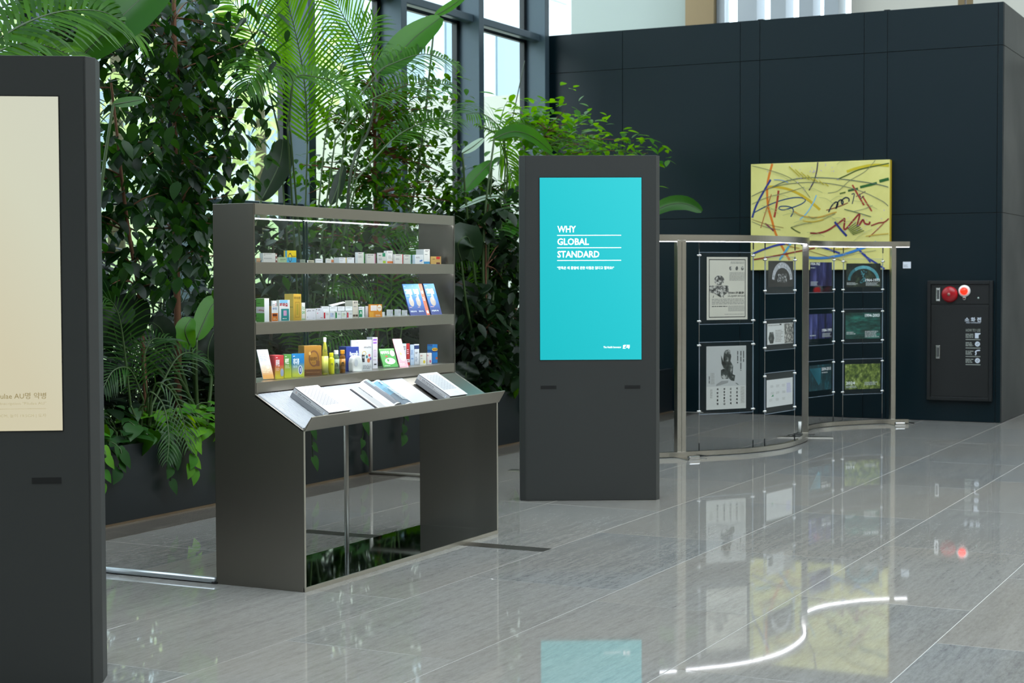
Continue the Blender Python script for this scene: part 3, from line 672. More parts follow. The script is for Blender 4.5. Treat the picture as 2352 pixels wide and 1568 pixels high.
for i, (x, y) in enumerate(posts):
    k = min(range(len(path)), key=lambda j: (path[j].x-x)**2+(path[j].y-y)**2); tg = (path[min(k+1, len(path)-1)]-path[max(0, k-1)]).normalized(); q = V((-tg.y, tg.x, 0)); c = path[k]
    pw_ = .042 if i == 0 else .025
    pts = [c+tg*sx_*pw_+q*sy_*.03 for sx_, sy_ in ((-1, -1), (1, -1), (1, 1), (-1, 1))]
    MB().prism([p+V((0, 0, .046)) for p in pts], (0, 0, SH-.091)).build('post', M_BR, sb, off=SB, bevel=.003)
    if i == 0: MB().prism([c+tg*sx_*.0015+q*sy_*.0308+V((0, 0, .046)) for sx_, sy_ in ((-1, -1), (1, -1), (1, 1), (-1, 1))], (0, 0, SH-.11)).build('post_seam', M_BLACK, sb, off=SB)
    f = .26
    hw = .055 if i != 1 else .06
    pts = [c+tg*sx_*hw+q*sy_*f for sx_, sy_ in ((-1, -1), (1, -1), (1, 1), (-1, 1))]
    MB().prism([p+V((0, 0, 0)) for p in pts], (0, 0, .006)).build('foot', M_BR, sb, off=SB, bevel=.002)
    b_ = c-q*(f-.02)+V((0, 0, .006))
    if i != 1: MB().prism([b_+tg*sx_*.05+q*sy_*.022 for sx_, sy_ in ((-1, -1), (1, -1), (1, 1), (-1, 1))], (0, 0, .028)).build('foot_cap', M_WHITE if i == 3 else M_CHROME, sb, off=SB, bevel=.006)
    a_ = c+q*.045+V((0, 0, .05))
    MB().tube([a_, a_+V((0, 0, .10))], .018, 12).build('adapter', M_WHITE, sb, smooth=True, off=SB)
    MB().tube(spline([a_+V((0, 0, .01)), a_+q*.09-V((0, 0, .045)), c+q*.14+tg*.12+V((0, 0, .012)), c-q*.1+tg*.2+V((0, 0, .012))]), .005, 6).build('cable', M_BLACK, sb, off=SB)
cc = lambda x, y: (1500+x/2.703, 500+y/2.703)
def wire_at(px, lo, hi):
    return min([p for p in scur if lo <= p.x <= hi], key=lambda p: abs(proj((p.x, p.y, 1))[0]-px))
fine = [scur[i].lerp(scur[i+1], k/10) for i in range(len(scur)-1) for k in range(10)]
scur_f = fine
def wire_at(px, lo, hi): return min([p for p in fine if lo <= p.x <= hi], key=lambda p: abs(proj((p.x, p.y, 1))[0]-px))
cols_ = {'A': (287, 622, 13, 14.3), 'B': (694, 880, 13.6, 15.0), 'C': (953, 1122, 15.7, 17), 'D': (1180, 1424, 16.2, 17.1)}
wp = {}
for k, (a, c, lo, hi) in cols_.items():
    wp[k] = [wire_at(1500+x/2.703, lo, hi) for x in (a, c)]
    for p in wp[k]:
        MB().tube([p+V((0, 0, .046)), p+V((0, 0, SH-.05))], .0016, 6).build('wire', M_TUBE, sb, off=SB)
        for z0, z1 in ((.046, .11), (SH-.12, SH-.05)): MB().tube([p+V((0, 0, z0)), p+V((0, 0, z1))], .006, 8).build('wire_grip', mat('dark grip', '#44474a', .3, .8), sb, off=SB)

def photo_mat(name, stops, scale=(6, 6, 6), detail=5, sc_=1.0):
    m = mat(name, '#888888', .35); n, l, b = nodes(m); tc = n.new('ShaderNodeTexCoord')
    l.new(ramp(n, l, noise(n, l, tc.outputs['Object'], sc_, detail, .65, scale), stops), b.inputs['Base Color']); return m
INK, GREYT = P('#2b2c2c', .5), P('#8b8a84', .5)
def panel(key, yt, yb, pr, label, art):
    (xa, xb, _, _), (pa, pb_) = cols_[key], wp[key]
    zt, zb = zat(*cc(xa, yt), pa), zat(*cc(xa, yb), pa)
    u = (pb_-pa); wid = u.length; u = u.normalized(); vv = V((0, 0, 1)); nf = u.cross(vv)      # nf faces the camera side
    t = thing('hanging_poster', label, 'poster', V((pa.x, pa.y, zb)), 0, 'clear panels on the curved stand')
    h = zt-zb
    for s in (-1, 1):
        MB().prism([nf*(.004*s-.0015), u*wid+nf*(.004*s-.0015), u*wid+vv*h+nf*(.004*s-.0015), vv*h+nf*(.004*s-.0015)], nf*.003).build('acrylic_sheet', M_ACRYL, t)
    e = MB()
    for o_, d1, d2 in ((V(), u*wid, vv*.003), (vv*(h-.003), u*wid, vv*.003), (V(), vv*h, u*.003), (u*(wid-.003), vv*h, u*.003)):
        q = o_-nf*.006; e.prism([q, q+d1, q+d1+d2, q+d2], nf*.012)
    e.build('acrylic_edge', M_ACEDGE, t)
    for x_ in (0, wid):
        for z_ in (.028, h-.028):
            c = u*x_+vv*z_; b_ = MB(); b_.tube([c-nf*.016, c+nf*.016], .009, 12); b_.tube([c-u*.02, c+u*.02], .0075, 10); b_.build('clip', M_CHROME, t, smooth=True)
    x0, x1, ya, yb2 = pr
    u0, u1 = wid*(x0-xa)/(xb-xa), wid*(x1-xa)/(xb-xa); v1, v0 = h*(yb-ya)/(yb-yt), h*(yb-yb2)/(yb-yt)
    art(t, nf*.0005, u, vv, u0, u1, v0, v1)
def sheet(t, o, u, v, u0, u1, v0, v1, m): return MB().prism([o+u*u0+v*v0, o+u*u1+v*v0, o+u*u1+v*v1, o+u*u0+v*v1], u.cross(v)*.0015).build('print', m, t)
def fr(u0, u1, v0, v1): return lambda x, y: (u0+(u1-u0)*x, v1+(v0-v1)*y)
def shape(pts, m, t, o, u, v, f, lift=.003, nm='picture'):
    q = o+u.cross(v)*lift; return MB().poly([q+u*f(*p)[0]+v*f(*p)[1] for p in pts]).build(nm, m, t)
M_ENG = photo_mat('engraving', [(.35, '#1d1f1f'), (.5, '#6b6b67'), (.62, '#c9c6bd')], (40, 40, 40), 3)
M_ENG2 = photo_mat('bronze photo', [(.35, '#161a18'), (.55, '#3e4542'), (.7, '#b9bbb6')], (18, 18, 18), 4)
def artA1(t, o, u, v, u0, u1, v0, v1):
    p = sheet(t, o, u, v, u0, u1, v0, v1, P('#cbc6b8', .5)); f = fr(u0, u1, v0, v1); o = o+u.cross(v)*.0015; W_ = u1-u0; H_ = v1-v0
    for a, c, d, e in ((.05, .95, .035, .048), (.05, .95, .952, .965), (.05, .065, .035, .965), (.935, .95, .035, .965)):
        x0, y0 = f(a, e); x1, y1 = f(c, d); patch(INK, p, o, u, v, x0, x1, y0, y1, 'print_border')
    x0, y0 = f(.30, .37); disc(M_ENG, p, o, u, v, x0, y0, W_*.125, H_*.078, 'picture', .001)
    shape([(.05, .455), (.53, .455), (.53, .56), (.40, .62), (.34, .645), (.18, .58), (.05, .56)], M_ENG, p, o, u, v, f, .001)
    shape([(.17, .60), (.14, .645), (.16, .645)], INK, p, o, u, v, f, .001); shape([(.38, .60), (.40, .645), (.42, .645)], INK, p, o, u, v, f, .001)
    x0, y0 = f(.52, .592); letters('제품의100번', INK, p, o+u*x0+v*y0, u, v, W_*.40, H_*.04, .03, mirror=True)
    x0, y0 = f(.51, .64); letters('다섯가지 약속입니다', INK, p, o+u*x0+v*y0, u, v, W_*.42, H_*.032, .015, mirror=True)
    for k, x in enumerate((.58, .73, .87)): x0, y0 = f(x, .18); disc(M_ENG, p, o, u, v, x0, y0, W_*.035, H_*.035, 'picture', .001, 9)
    for i, (a, c, d, e, r) in enumerate(((.12, .92, .66, .76, 4), (.12, .5, .775, .80, 1), (.52, .92, .775, .87, 6), (.55, .92, .24, .38, 8), (.58, .92, .07, .11, 2), (.43, .92, .905, .925, 1))):
        x0, y0 = f(a, e); x1, y1 = f(c, d); greek(GREYT if i != 1 else INK, p, o, u, v, x0, x1, y0, y1, r, seed=40+i, ragged=False)
def artA2(t, o, u, v, u0, u1, v0, v1):
    p = sheet(t, o, u, v, u0, u1, v0, v1, P('#c3c3be', .5)); f = fr(u0, u1, v0, v1); o = o+u.cross(v)*.0015
    x0, y0 = f(.0, .635); x1, y1 = f(1, 0); patch(P('#b2b3b1', .5), p, o, u, v, x0, x1, y0, y1)
    shape([(.44, .10), (.47, .07), (.55, .05), (.60, .08), (.62, .17), (.60, .24), (.67, .32), (.66, .44), (.64, .5), (.6, .5), (.44, .35), (.42, .2)], M_ENG2, p, o, u, v, f, .001)
    shape([(.36, .14), (.40, .20), (.47, .34), (.43, .35), (.38, .28)], M_ENG2, p, o, u, v, f, .0012)
    shape([(.36, .38), (.42, .36), (.60, .37), (.60, .45), (.54, .52), (.40, .52), (.36, .48)], M_ENG2, p, o, u, v, f, .0014)
    shape([(.60, .42), (.66, .45), (.72, .47), (.70, .56), (.62, .55), (.56, .51)], M_ENG2, p, o, u, v, f, .0016)
    shape([(.24, .63), (.25, .60), (.38, .55), (.55, .55), (.54, .585), (.36, .615)], P('#8b8d8b', .5), p, o, u, v, f, .001); shape([(.72, .59), (.76, .59), (.82, .625), (.78, .62)], P('#6f7371', .5), p, o, u, v, f, .001)
    for k, (x, s) in enumerate(((.275, '처방약품명'), (.445, '위장약품안내'), (.605, '신경안정제'), (.765, '치료제목록'))):
        for j, ch_ in enumerate(s):
            x0, y0 = f(x-.02, .665+.27*j/(len(s)-.3)+.035); letters(ch_, INK, p, o+u*x0+v*y0, u, v, (u1-u0)*.045, (v1-v0)*.036, .04)
    for i, (a, c, d, e, r) in enumerate(((.76, .81, .085, .28, 1), (.84, .89, .085, .4, 1), (.91, .96, .085, .28, 1), (.05, .09, .47, .6, 1), (.10, .2, .42, .6, 4), (.86, .96, .65, .92, 4), (.09, .15, .68, .82, 2))):
        x0, y0 = f(a, e); x1, y1 = f(c, d); greek(INK if i in (0, 1, 2, 3) else GREYT, p, o, u, v, x0, x1, y0, y1, r, seed=60+i, vertical=True, ragged=False)
def arch(p, o, u, v, f, m, cx, cy, rx, ry, th, lift=.002):
    pts = [(cx-rx*math.cos(math.pi*i/20), cy-ry*math.sin(math.pi*i/20)) for i in range(21)]; q = o+u.cross(v)*lift
    sc_ = abs(f(1, 0)[0]-f(0, 0)[0]); MB().ribbon([q+u*f(*a)[0]+v*f(*a)[1] for a in pts], th*sc_, -u.cross(v)).build('picture', m, p)
def artB1(t, o, u, v, u0, u1, v0, v1):
    p = sheet(t, o, u, v, u0, u1, v0, v1, P('#101213', .4)); f = fr(u0, u1, v0, v1)
    arch(p, o, u, v, f, photo_mat('arch grey', [(.3, '#5a5c60'), (.6, '#c9ccd2')], (60, 60, 60)), .55, .72, .36, .56, .10)
    shape([(.38, .5), (.72, .5), (.74, .85), (.34, .8)], photo_mat('crowd', [(.48, '#101213'), (.55, '#5a5c5e'), (.66, '#d5d7d8')], (60, 60, 60), 2), p, o, u, v, f, .0025)
def artB2(t, o, u, v, u0, u1, v0, v1):
    p = sheet(t, o, u, v, u0, u1, v0, v1, P('#d6d6d4', .5)); f = fr(u0, u1, v0, v1); o2 = o+u.cross(v)*.0015
    shape([(.64, .02), (1, .02), (1, .98), (.66, .98)], M_ENG, p, o, u, v, f, .0022); shape([(.08, .4), (.22, .4), (.26, .7), (.22, .95), (.1, .95), (.04, .7)], M_ENG2, p, o, u, v, f, .0024)
    x0, y0 = f(.3, .9); x1, y1 = f(.6, .3); greek(GREYT, p, o2, u, v, x0, x1, y0, y1, 8, seed=71); x0, y0 = f(.03, .12); x1, y1 = f(.6, .04); greek(GREYT, p, o2, u, v, x0, x1, y0, y1, 1, seed=72)
    x0, y0 = f(.46, .09); x1, y1 = f(.54, .02); patch(INK, p, o2, u, v, x0, x1, y0, y1)
def artB3(t, o, u, v, u0, u1, v0, v1):
    p = sheet(t, o, u, v, u0, u1, v0, v1, P('#dcdcdb', .5)); f = fr(u0, u1, v0, v1); o2 = o+u.cross(v)*.0015; rr = random.Random(5)
    for i in range(9):
        x, y = .12+.22*(i % 3)+rr.uniform(-.03, .03), .2+.25*(i//3); x0, y0 = f(x, y+.1); x1, y1 = f(x+.14, y); greek(GREYT, p, o2, u, v, x0, x1, y0, y1, 5, seed=80+i, fill=.25)
    shape([(.16, .62), (.24, .55), (.26, .62)], P('#2f8a5c'), p, o, u, v, f, .003); x0, y0 = f(.76, .55); x1, y1 = f(.95, .18); greek(P('#a9a6d8'), p, o2, u, v, x0, x1, y0, y1, 10, seed=90)
def photo_art(stops, scale, yr, yx, tx, extra=None, detail=4, small=None):
    def f_(t, o, u, v, u0, u1, v0, v1):
        p = sheet(t, o, u, v, u0, u1, v0, v1, photo_mat('photo '+yr, stops, scale, detail)); f = fr(u0, u1, v0, v1); o2 = o+u.cross(v)*.0022
        if extra: extra(p, o, u, v, f)
        x0, y0 = f(tx, yx+.13); letters(yr, P('#eef2f4', .5), p, o2, u, v, 1, 1, .02) if 0 else letters(yr, P('#eef2f4', .5), p, o2+u*x0+v*y0, u, v, (u1-u0)*.42*(len(yr)/9)**.6, (v1-v0)*.12, .02, lift=.002)
        for i, (a, c, d, e, r) in enumerate(small or []):
            x0, y0 = f(a, e); x1, y1 = f(c, d); greek(P('#b9c0c0', .5), p, o2, u, v, x0, x1, y0, y1, r, seed=100+i, fill=.5, lift=.002)
    return f_
def exC3(p, o, u, v, f): shape([(.0, .12), (.52, .12), (.5, .7), (.42, .8)], P('#4f9fb4', .4), p, o, u, v, f, .002)
def exD1(p, o, u, v, f):
    m = photo_mat('arch teal', [(.3, '#4f98a4'), (.7, '#79c2ce')], (20, 20, 20)); arch(p, o, u, v, f, m, .5, .72, .42, .56, .075)
    shape([(.40, .3), (.6, .3), (.55, .6), (.6, .8), (.38, .85), (.46, .6)], photo_mat('leaf teal', [(.5, '#1d2a26'), (.6, '#58a2ae')], (60, 60, 60)), p, o, u, v, f, .0025)
panel('A', 213, 663, (333, 585, 243, 635), 'large clear panel with the old printed advertisement of a helmeted bust, upper left', artA1)
panel('A', 772, 1222, (331, 577, 800, 1195), 'large clear panel with the grey armoured hand poster, lower left', artA2)
panel('B', 240, 474, (713, 868, 266, 430), 'small clear panel with a black print of a grey arch beside the middle post', artB1)
panel('B', 630, 828, (708, 868, 660, 790), 'small clear panel with white newspaper clipping print beside the middle post', artB2)
panel('B', 965, 1221, (705, 866, 1010, 1180), 'small clear panel with a nearly blank white print beside the middle post', artB3)
panel('C', 242, 466, (972, 1108, 275, 425), 'small clear panel with a violet photo dated 1954-1963', photo_art([(.4, '#14162e'), (.55, '#2c2f5c'), (.7, '#5a5c96')], (9, 9, 2), '1954-1963', .0, .02, small=[(.02, .3, .2, .27, 1), (.02, .4, .8, .98, 4)]))
panel('C', 566, 797, (968, 1110, 600, 755), 'small clear panel with a violet photo dated 1984-1993', photo_art([(.4, '#12142c'), (.55, '#33386e'), (.7, '#6a6fae')], (16, 16, 1.5), '1984-1993', .6, .55, small=[(.02, .36, .82, .9, 1), (.56, .98, .78, .95, 4)]))
panel('C', 893, 1119, (970, 1107, 920, 1080), 'small clear panel with a teal building photo dated 2004-2013', photo_art([(.35, '#122a30'), (.55, '#1f4650'), (.7, '#3a7f8e')], (16, 16, 10), '2004-2013', .1, .54, exC3, small=[(.55, .9, .28, .35, 1)]))
panel('D', 254, 464, (1198, 1410, 283, 430), 'small clear panel with a pale teal arch photo dated 1964-1973', photo_art([(.35, '#14181a'), (.55, '#26302a'), (.75, '#5a6a4a')], (14, 14, 14), '1964-1973', .64, .55, exD1, small=[(.01, .35, .8, .92, 3), (.56, .97, .8, .95, 4)]))
panel('D', 566, 781, (1195, 1410, 590, 752), 'small clear panel with a dark green photo dated 1994-2003', photo_art([(.35, '#0e2420'), (.5, '#1c4a44'), (.66, '#2f7a6c')], (6, 6, 22), '1994-2003', .04, .55, small=[(.02, .3, .72, .84, 2), (.55, .98, .70, .96, 5)]))
panel('D', 877, 1099, (1193, 1410, 910, 1066), 'small clear panel with a bright leafy tree photo dated 2024', photo_art([(.3, '#1d2c14'), (.45, '#465a26'), (.58, '#7f8f42'), (.72, '#cfd6a0')], (24, 24, 20), '2024', .68, .02, small=[(.02, .4, .85, .95, 2), (.55, .97, .72, .86, 3)]))
# ================================================================ medicines and packs on the shelves
SHZ = {1: 1.602, 2: 1.304, 3: 1.010}
ZL = V((0, 0, 1))
def gradm(c1, c2, lo=0, hi=1):
    nm = 'grad '+c1+c2
    if nm in _M: return _M[nm]
    m = mat(nm, c1, .4); n, l, b = nodes(m); tc = n.new('ShaderNodeTexCoord'); s = n.new('ShaderNodeSeparateXYZ'); l.new(tc.outputs['Generated'], s.inputs[0])
    l.new(ramp(n, l, s.outputs[2], [(.12, c2), (.62, c1)]), b.inputs['Base Color']); return m
def cm(c): return c if not isinstance(c, (str, tuple)) else (gradm(*c) if isinstance(c, tuple) else P(c, .4))
GRP = {1: 'packs on the top shelf', 2: 'packs on the middle shelf', 3: 'packs on the bottom shelf'}
def px(ci, x): return (580 if ci == 3 else 800)+x/4.356
def py(y): return 540+y/4.356
def place(sh, ci, x0, xs, x1, yt, yf, th, zb=None, again=2):
    """corner, front direction, depth direction, width, depth, height of a pack standing on shelf sh"""
    z = SHZ[sh] if zb is None else zb
    ths = math.radians(th); nrm = V((-math.sin(ths), -math.cos(ths), 0)); u = V((math.cos(ths), -math.sin(ths), 0)); dp = -nrm
    C = atY(px(ci, xs), py(yt), yf); C.z = z
    q = onplane(px(ci, x1), py(yt), C, nrm); w = (q-C).dot(u)
    if again and C.y-w*math.sin(ths) < 4.7935: return place(sh, ci, x0, xs, x1, yt, 4.7945+w*math.sin(ths), th, zb, again-1)      # stay behind the front glass
    h = onplane(px(ci, xs), py(yt), C, nrm).z-z
    d = .03
    if xs > x0: d = (onplane(px(ci, x0), py(yt), C, u)-C).dot(dp)
    d = max(.012, min(d, .12, (4.985-C.y)/max(.1, math.cos(ths))-max(0, 0)))
    return C, u, dp, w, d, h
def carton(sh, ci, x0, xs, x1, yt, label, front, side=None, top=None, art=(), sart=(), yf=4.87, th=30, cat='box', nm='medicine_box', lean=0, zb=None, dmax=None):
    C, u, dp, w, d, h = place(sh, ci, x0, xs, x1, yt, yf, th, zb)
    if dmax: d = min(d, dmax)
    side = side or front; top = top or side
    vs = [V((0,0,0)), u*w, u*w+dp*d, dp*d]; vs = vs+[p+ZL*h for p in vs]
    if lean: 
        k = math.tan(math.radians(lean)); vs = [p+dp*(p.z*k) for p in vs]
    mb = MB(); mb.add(vs, [(0,3,2,1),(4,5,6,7),(0,1,5,4),(1,2,6,5),(2,3,7,6),(3,0,4,7)])
    mb.m = [1, 2, 0, 1, 1, 1]
    o = mb.build(nm, [cm(front), cm(side), cm(top)]); o.location = C; tag(o, label, cat, GRP[sh])
    vf = (ZL+dp*math.tan(math.radians(lean))) if lean else ZL; vf_n = vf.normalized(); hh = h*vf.length
    def dec(a, O_, U_, W_):
        for k_, e in enumerate(a):
            kind, c, a0, b0, a1, b1 = e[:6]; u0, u1, v0, v1 = a0*W_, a1*W_, (1-b1)*hh, (1-b0)*hh
            if kind == 'p': patch(cm(c), o, O_, U_, vf_n, u0, u1, v0, v1, lift=.0003+.00012*k_)
            elif kind == 'o': disc(cm(c), o, O_, U_, vf_n, (u0+u1)/2, (v0+v1)/2, (u1-u0)/2, (v1-v0)/2, lift=.0003+.00012*k_, hole=e[6] if len(e) > 6 else 0)
            elif kind == 'g': greek(cm(c), o, O_, U_, vf_n, u0, u1, v0, v1, e[6], lift=.0003+.00012*k_, seed=int(C.x*1000)+k_)
            elif kind == 't': letters(e[6], cm(c), o, V(O_)+U_*u0+vf_n*v0, U_, vf_n, u1-u0, v1-v0, e[7] if len(e) > 7 else .01, lift=.0003+.00012*k_)
    dec(art, V(), u, w)
    dec(sart, dp*d, -dp, d)
    return o, C, u, dp, w, d, h
K, G_ = '#3b3b3c', '#8d8f90'
OW = '#d9d7d0'; WH = '#e8e9ea'
txt = lambda a, b, c, d, r, col=G_: ('g', col, a, b, c, d, r)
# ---- top shelf
carton(1, 3, 30, 38, 80, 227, 'small tan box at the left end of the top shelf', '#c9a27c', OW, art=[('p', '#a8774f', 0, .75, 1, 1)])
carton(1, 3, 70, 105, 228, 178, 'wide white carton on the top shelf between a tan box and a brown patterned box', OW, WH, art=[txt(.06, .06, .75, .14, 1, K), txt(.06, .2, .2, .28, 1, K), txt(.06, .5, .8, .62, 2)], yf=4.89)
carton(1, 3, 84, 90, 100, 250, 'tiny white and blue vial box in front of the wide white carton', WH, '#5c9ab0', yf=4.84)
carton(1, 3, 226, 229, 246, 182, 'narrow brown patterned box beside the wide white carton', '#7c4a42', OW, art=[('p', OW, .1, .1, .8, .3), ('p', OW, .2, .55, .9, .75)], yf=4.90)
carton(1, 3, 248, 260, 342, 220, 'pale green box on the top shelf in front of the yellow and blue box', '#b9d0a6', '#d6d9c4', art=[('t', '#4a6a4a', .2, .3, .85, .5, 'SANITIN', .02), txt(.2, .6, .8, .75, 2, '#6d8a68')], yf=4.84)
carton(1, 3, 312, 346, 437, 153, 'yellow and light blue box with a black curl on the top shelf', '#e0c41e', '#d8bc2a', art=[('p', '#3fa3cc', 0, .56, 1, 1), ('o', K, .12, .2, .52, .95, .78), ('t', '#5a4a10', .5, .42, .95, .54, 'Tropin', .02)], sart=[('p', '#4fb0d8', .45, 0, 1, 1)], yf=4.89)
carton(1, 3, 440, 446, 472, 240, 'small navy box on the top shelf beside a grey green box', '#2c3c4c', '#384858')
carton(1, 3, 472, 480, 527, 242, 'small grey green box on the top shelf beside a navy box', '#8f9a8c', '#6d7a74', art=[txt(.15, .2, .85, .7, 3, '#5a6660')])
carton(1, 3, 545, 556, 615, 250, 'low cream box with bold black print on the top shelf', '#d9d3b6', WH, art=[('t', K, .0, .2, .5, .85, 'H동G', .02), txt(.5, .3, .95, .8, 3, K)])
carton(1, 3, 625, 637, 703, 235, 'plain white small box with an open flap on the top shelf', WH, '#d3d5d6', art=[txt(.1, .35, .85, .55, 2)])
carton(1, 3, 730, 740, 812, 235, 'white box with an orange patch at its right on the top shelf', OW, WH, art=[('p', '#cf7c4c', .66, .25, .98, .85), txt(.08, .3, .55, .45, 2), ('p', '#8a4a30', .66, .7, .98, .85)])
carton(1, 3, 815, 868, 932, 222, 'white carton with a yellow right edge on the top shelf', WH, '#dfe1e2', art=[txt(.08, .12, .8, .28, 2, K), txt(.08, .5, .6, .66, 2)])
carton(1, 3, 930, 933, 948, 224, 'thin yellow box on the top shelf between two white cartons', '#d9b436', '#c9a42c', yf=4.89)
carton(1, 3, 945, 950, 1020, 222, 'small white carton with a black right edge on the top shelf', WH, '#d3d5d6', art=[txt(.08, .12, .8, .3, 2, K), ('p', K, .95, .1, 1, .9)])
carton(1, 4, 68, 95, 160, 170, 'white carton with a green right edge on the top shelf', OW, WH, art=[txt(.1, .05, .7, .16, 1, K), txt(.1, .3, .7, .5, 3), ('p', '#4fa65a', .9, 0, 1, 1)])
carton(1, 4, 170, 186, 272, 186, 'off white carton with a pink right edge on the top shelf', '#d3d1c8', OW, art=[txt(.1, .06, .8, .18, 1, K), txt(.1, .3, .5, .42, 2), ('p', '#c98aa0', .88, 0, 1, 1)])
carton(1, 4, 288, 298, 384, 175, 'white carton with a dark green square and a lime square on the top shelf', OW, WH, art=[('p', '#2f8a64', .5, .03, .84, .35), ('p', '#a6c83a', .55, .74, .88, .96), txt(.06, .2, .45, .32, 1, K), txt(.06, .45, .5, .7, 3)], yf=4.85)
carton(1, 4, 355, 388, 444, 155, 'tall white carton with an orange foot band on the top shelf', '#e4e2dc', WH, art=[('p', '#e07a3a', 0, .8, 1, .95), txt(.2, .06, .9, .2, 2, K), txt(.2, .35, .8, .6, 4)], yf=4.91)
carton(1, 4, 448, 465, 546, 190, 'white carton with a red right edge on the top shelf', OW, WH, art=[txt(.12, .04, .85, .16, 1, K), txt(.12, .4, .6, .6, 3), ('p', '#d23a4a', .92, 0, 1, 1)])
carton(1, 4, 556, 560, 630, 195, 'off white carton with a teal right edge on the top shelf', '#d6d5cc', OW, art=[txt(.1, .05, .8, .18, 1, K), txt(.1, .4, .6, .55, 2), ('p', '#5aa69a', .9, 0, 1, 1)])
carton(1, 4, 640, 668, 750, 195, 'white box with a blue logo and light blue side on the top shelf', WH, '#cfe0ec', art=[('p', '#3a7ac8', .55, .62, .8, .74), ('p', '#3a7ac8', .68, .55, .9, .66), txt(.1, .2, .6, .4, 2)], yf=4.84)
carton(1, 4, 678, 756, 815, 140, 'tall white carton with a blue foot band at the right of the top shelf', '#e6e5df', WH, art=[('p', '#3a90c0', 0, .82, 1, .97), txt(.2, .06, .85, .18, 2, K), txt(.15, .3, .7, .4, 1)], yf=4.90)
carton(1, 4, 818, 828, 928, 212, 'tan box with red and brown squares at the right end of the top shelf', '#c9a25c', '#b8924c', art=[('p', '#c8201c', .52, .03, .88, .35), ('p', '#5a2018', .52, .76, .88, .98), txt(.15, .25, .45, .4, 1, '#6a4a1c')])
# ---- middle shelf
carton(2, 3, 36, 118, 165, 632, 'green and white box marked 400mg at the left end of the middle shelf', WH, '#62b04a', top='#f0f0f0', sart=[('p', WH, 0, .36, 1, .63), ('t', '#b03a3a', .2, .47, .95, .57, 'l 400mg', .02), ('g', '#3a7a2c', .1, .18, .6, .25, 1), ('g', '#3a7a2c', .05, .82, .4, .88, 1)], th=5, yf=4.86)
carton(2, 3, 184, 196, 252, 655, 'white box with red lettering behind a small orange box on the middle shelf', WH, '#d3d5d6', art=[('t', '#c02a30', .55, .12, .98, .35, '로이', .02), txt(.1, .15, .5, .3, 2)], yf=4.92)
carton(2, 3, 167, 190, 255, 710, 'small white and orange box with dark fruit print on the middle shelf', WH, '#d9823a', art=[('p', '#e07818', .03, .45, .97, .97), ('t', '#4a7ab0', .15, .08, .85, .24, '동의단', .02), ('o', '#5a1c10', .15, .5, .55, .66), ('o', '#5a1c10', .45, .5, .85, .66), txt(.25, .75, .8, .9, 2, '#f0d8a0')], yf=4.85)
carton(2, 3, 240, 266, 372, 648, 'white box with red lettering and a teal picture panel on the middle shelf', WH, '#d9dcdc', art=[('p', '#8ac8e8', .05, 0, .8, .16), ('t', '#b82a3a', .05, .14, .82, .31, '파라솔', .05), ('p', '#1f8a8c', .18, .42, .92, .98), ('p', '#d8a0c8', .4, .5, .7, .75), ('g', '#f0f0f0', .3, .85, .8, .92, 1)], yf=4.86)
carton(2, 3, 320, 408, 487, 588, 'tall gold box with an embossed frame on the middle shelf', '#c9a23a', '#d8b850', top='#e0c86a', art=[('p', '#a8842a', .2, .3, .8, .9), ('p', '#c4a03c', .27, .33, .73, .87), ('p', '#a8942a', .38, .38, .62, .8), ('t', '#4a3a10', .1, .1, .9, .2, '라이프론', .01)], sart=[('g', '#9a8a3a', .6, .45, .95, .55, 1)], yf=4.88)
carton(2, 3, 487, 490, 525, 675, 'slim white box with green lettering beside the tall gold box on the middle shelf', WH, '#d3d5d6', art=[('t', '#4aa05a', .1, .2, .9, .45, '가스', .02), ('t', '#4aa05a', .1, .5, .9, .66, 'on', .02), ('p', '#a8d0a8', 0, .93, 1, 1)], yf=4.91)
carton(2, 3, 525, 535, 632, 735, 'wide white carton with grey script on the middle shelf', '#e2e2ea', WH, art=[('t', '#4a4a5a', .1, .1, .85, .28, 'glex 16', .01), txt(.1, .7, .2, .85, 2), txt(.7, .82, .95, .9, 1)], yf=4.87)
carton(2, 3, 633, 638, 706, 730, 'square white carton with a dark mark on the middle shelf', '#e0dfe6', WH, art=[('p', '#6a4a3a', .0, .06, .12, .16), txt(.25, .1, .6, .2, 1, K), ('p', '#d88aa0', .1, .4, .25, .5), txt(.6, .8, .95, .9, 1, '#b05a5a')], yf=4.87)
for i, (a, c, e, lab) in enumerate(((706, 770, '#c02030', 'low white box with a red square beside the square white carton on the middle shelf'), (770, 822, '#b9c4e0', 'low white box with pale blue print on the middle shelf'), (822, 885, '#1f8a4a', 'low white box with a green square on the middle shelf'), (885, 936, '#d6e0c8', 'low white box with pale green print on the middle shelf'), (938, 1000, '#c02030', 'low white box with a red square beside the beige box on the middle shelf'))):
    carton(2, 3, a-2, a+3, c, 762, lab, WH, '#d9dbdd', art=[('p', e, .06, .15, .32, .9) if e in ('#c02030', '#1f8a4a') else ('p', e, .1, .2, .8, .75), txt(.45, .2, .95, .5, 3)], yf=4.85, dmax=.05)
for i, (a, c, lab) in enumerate(((684, 765, 'white box lying on low boxes at the left of the middle shelf pile'), (765, 845, 'white box lying on low boxes under the raised paper flap'), (845, 920, 'white box lying on low boxes second from the beige box'), (922, 998, 'white box lying on low boxes next to the beige box'))):
    carton(2, 3, a, a+8, c, 712, lab, '#eceef0', '#dfe1e3', art=[txt(.1, .2, .9, .4, 2)], yf=4.862, zb=1.304+.0405, dmax=.045)
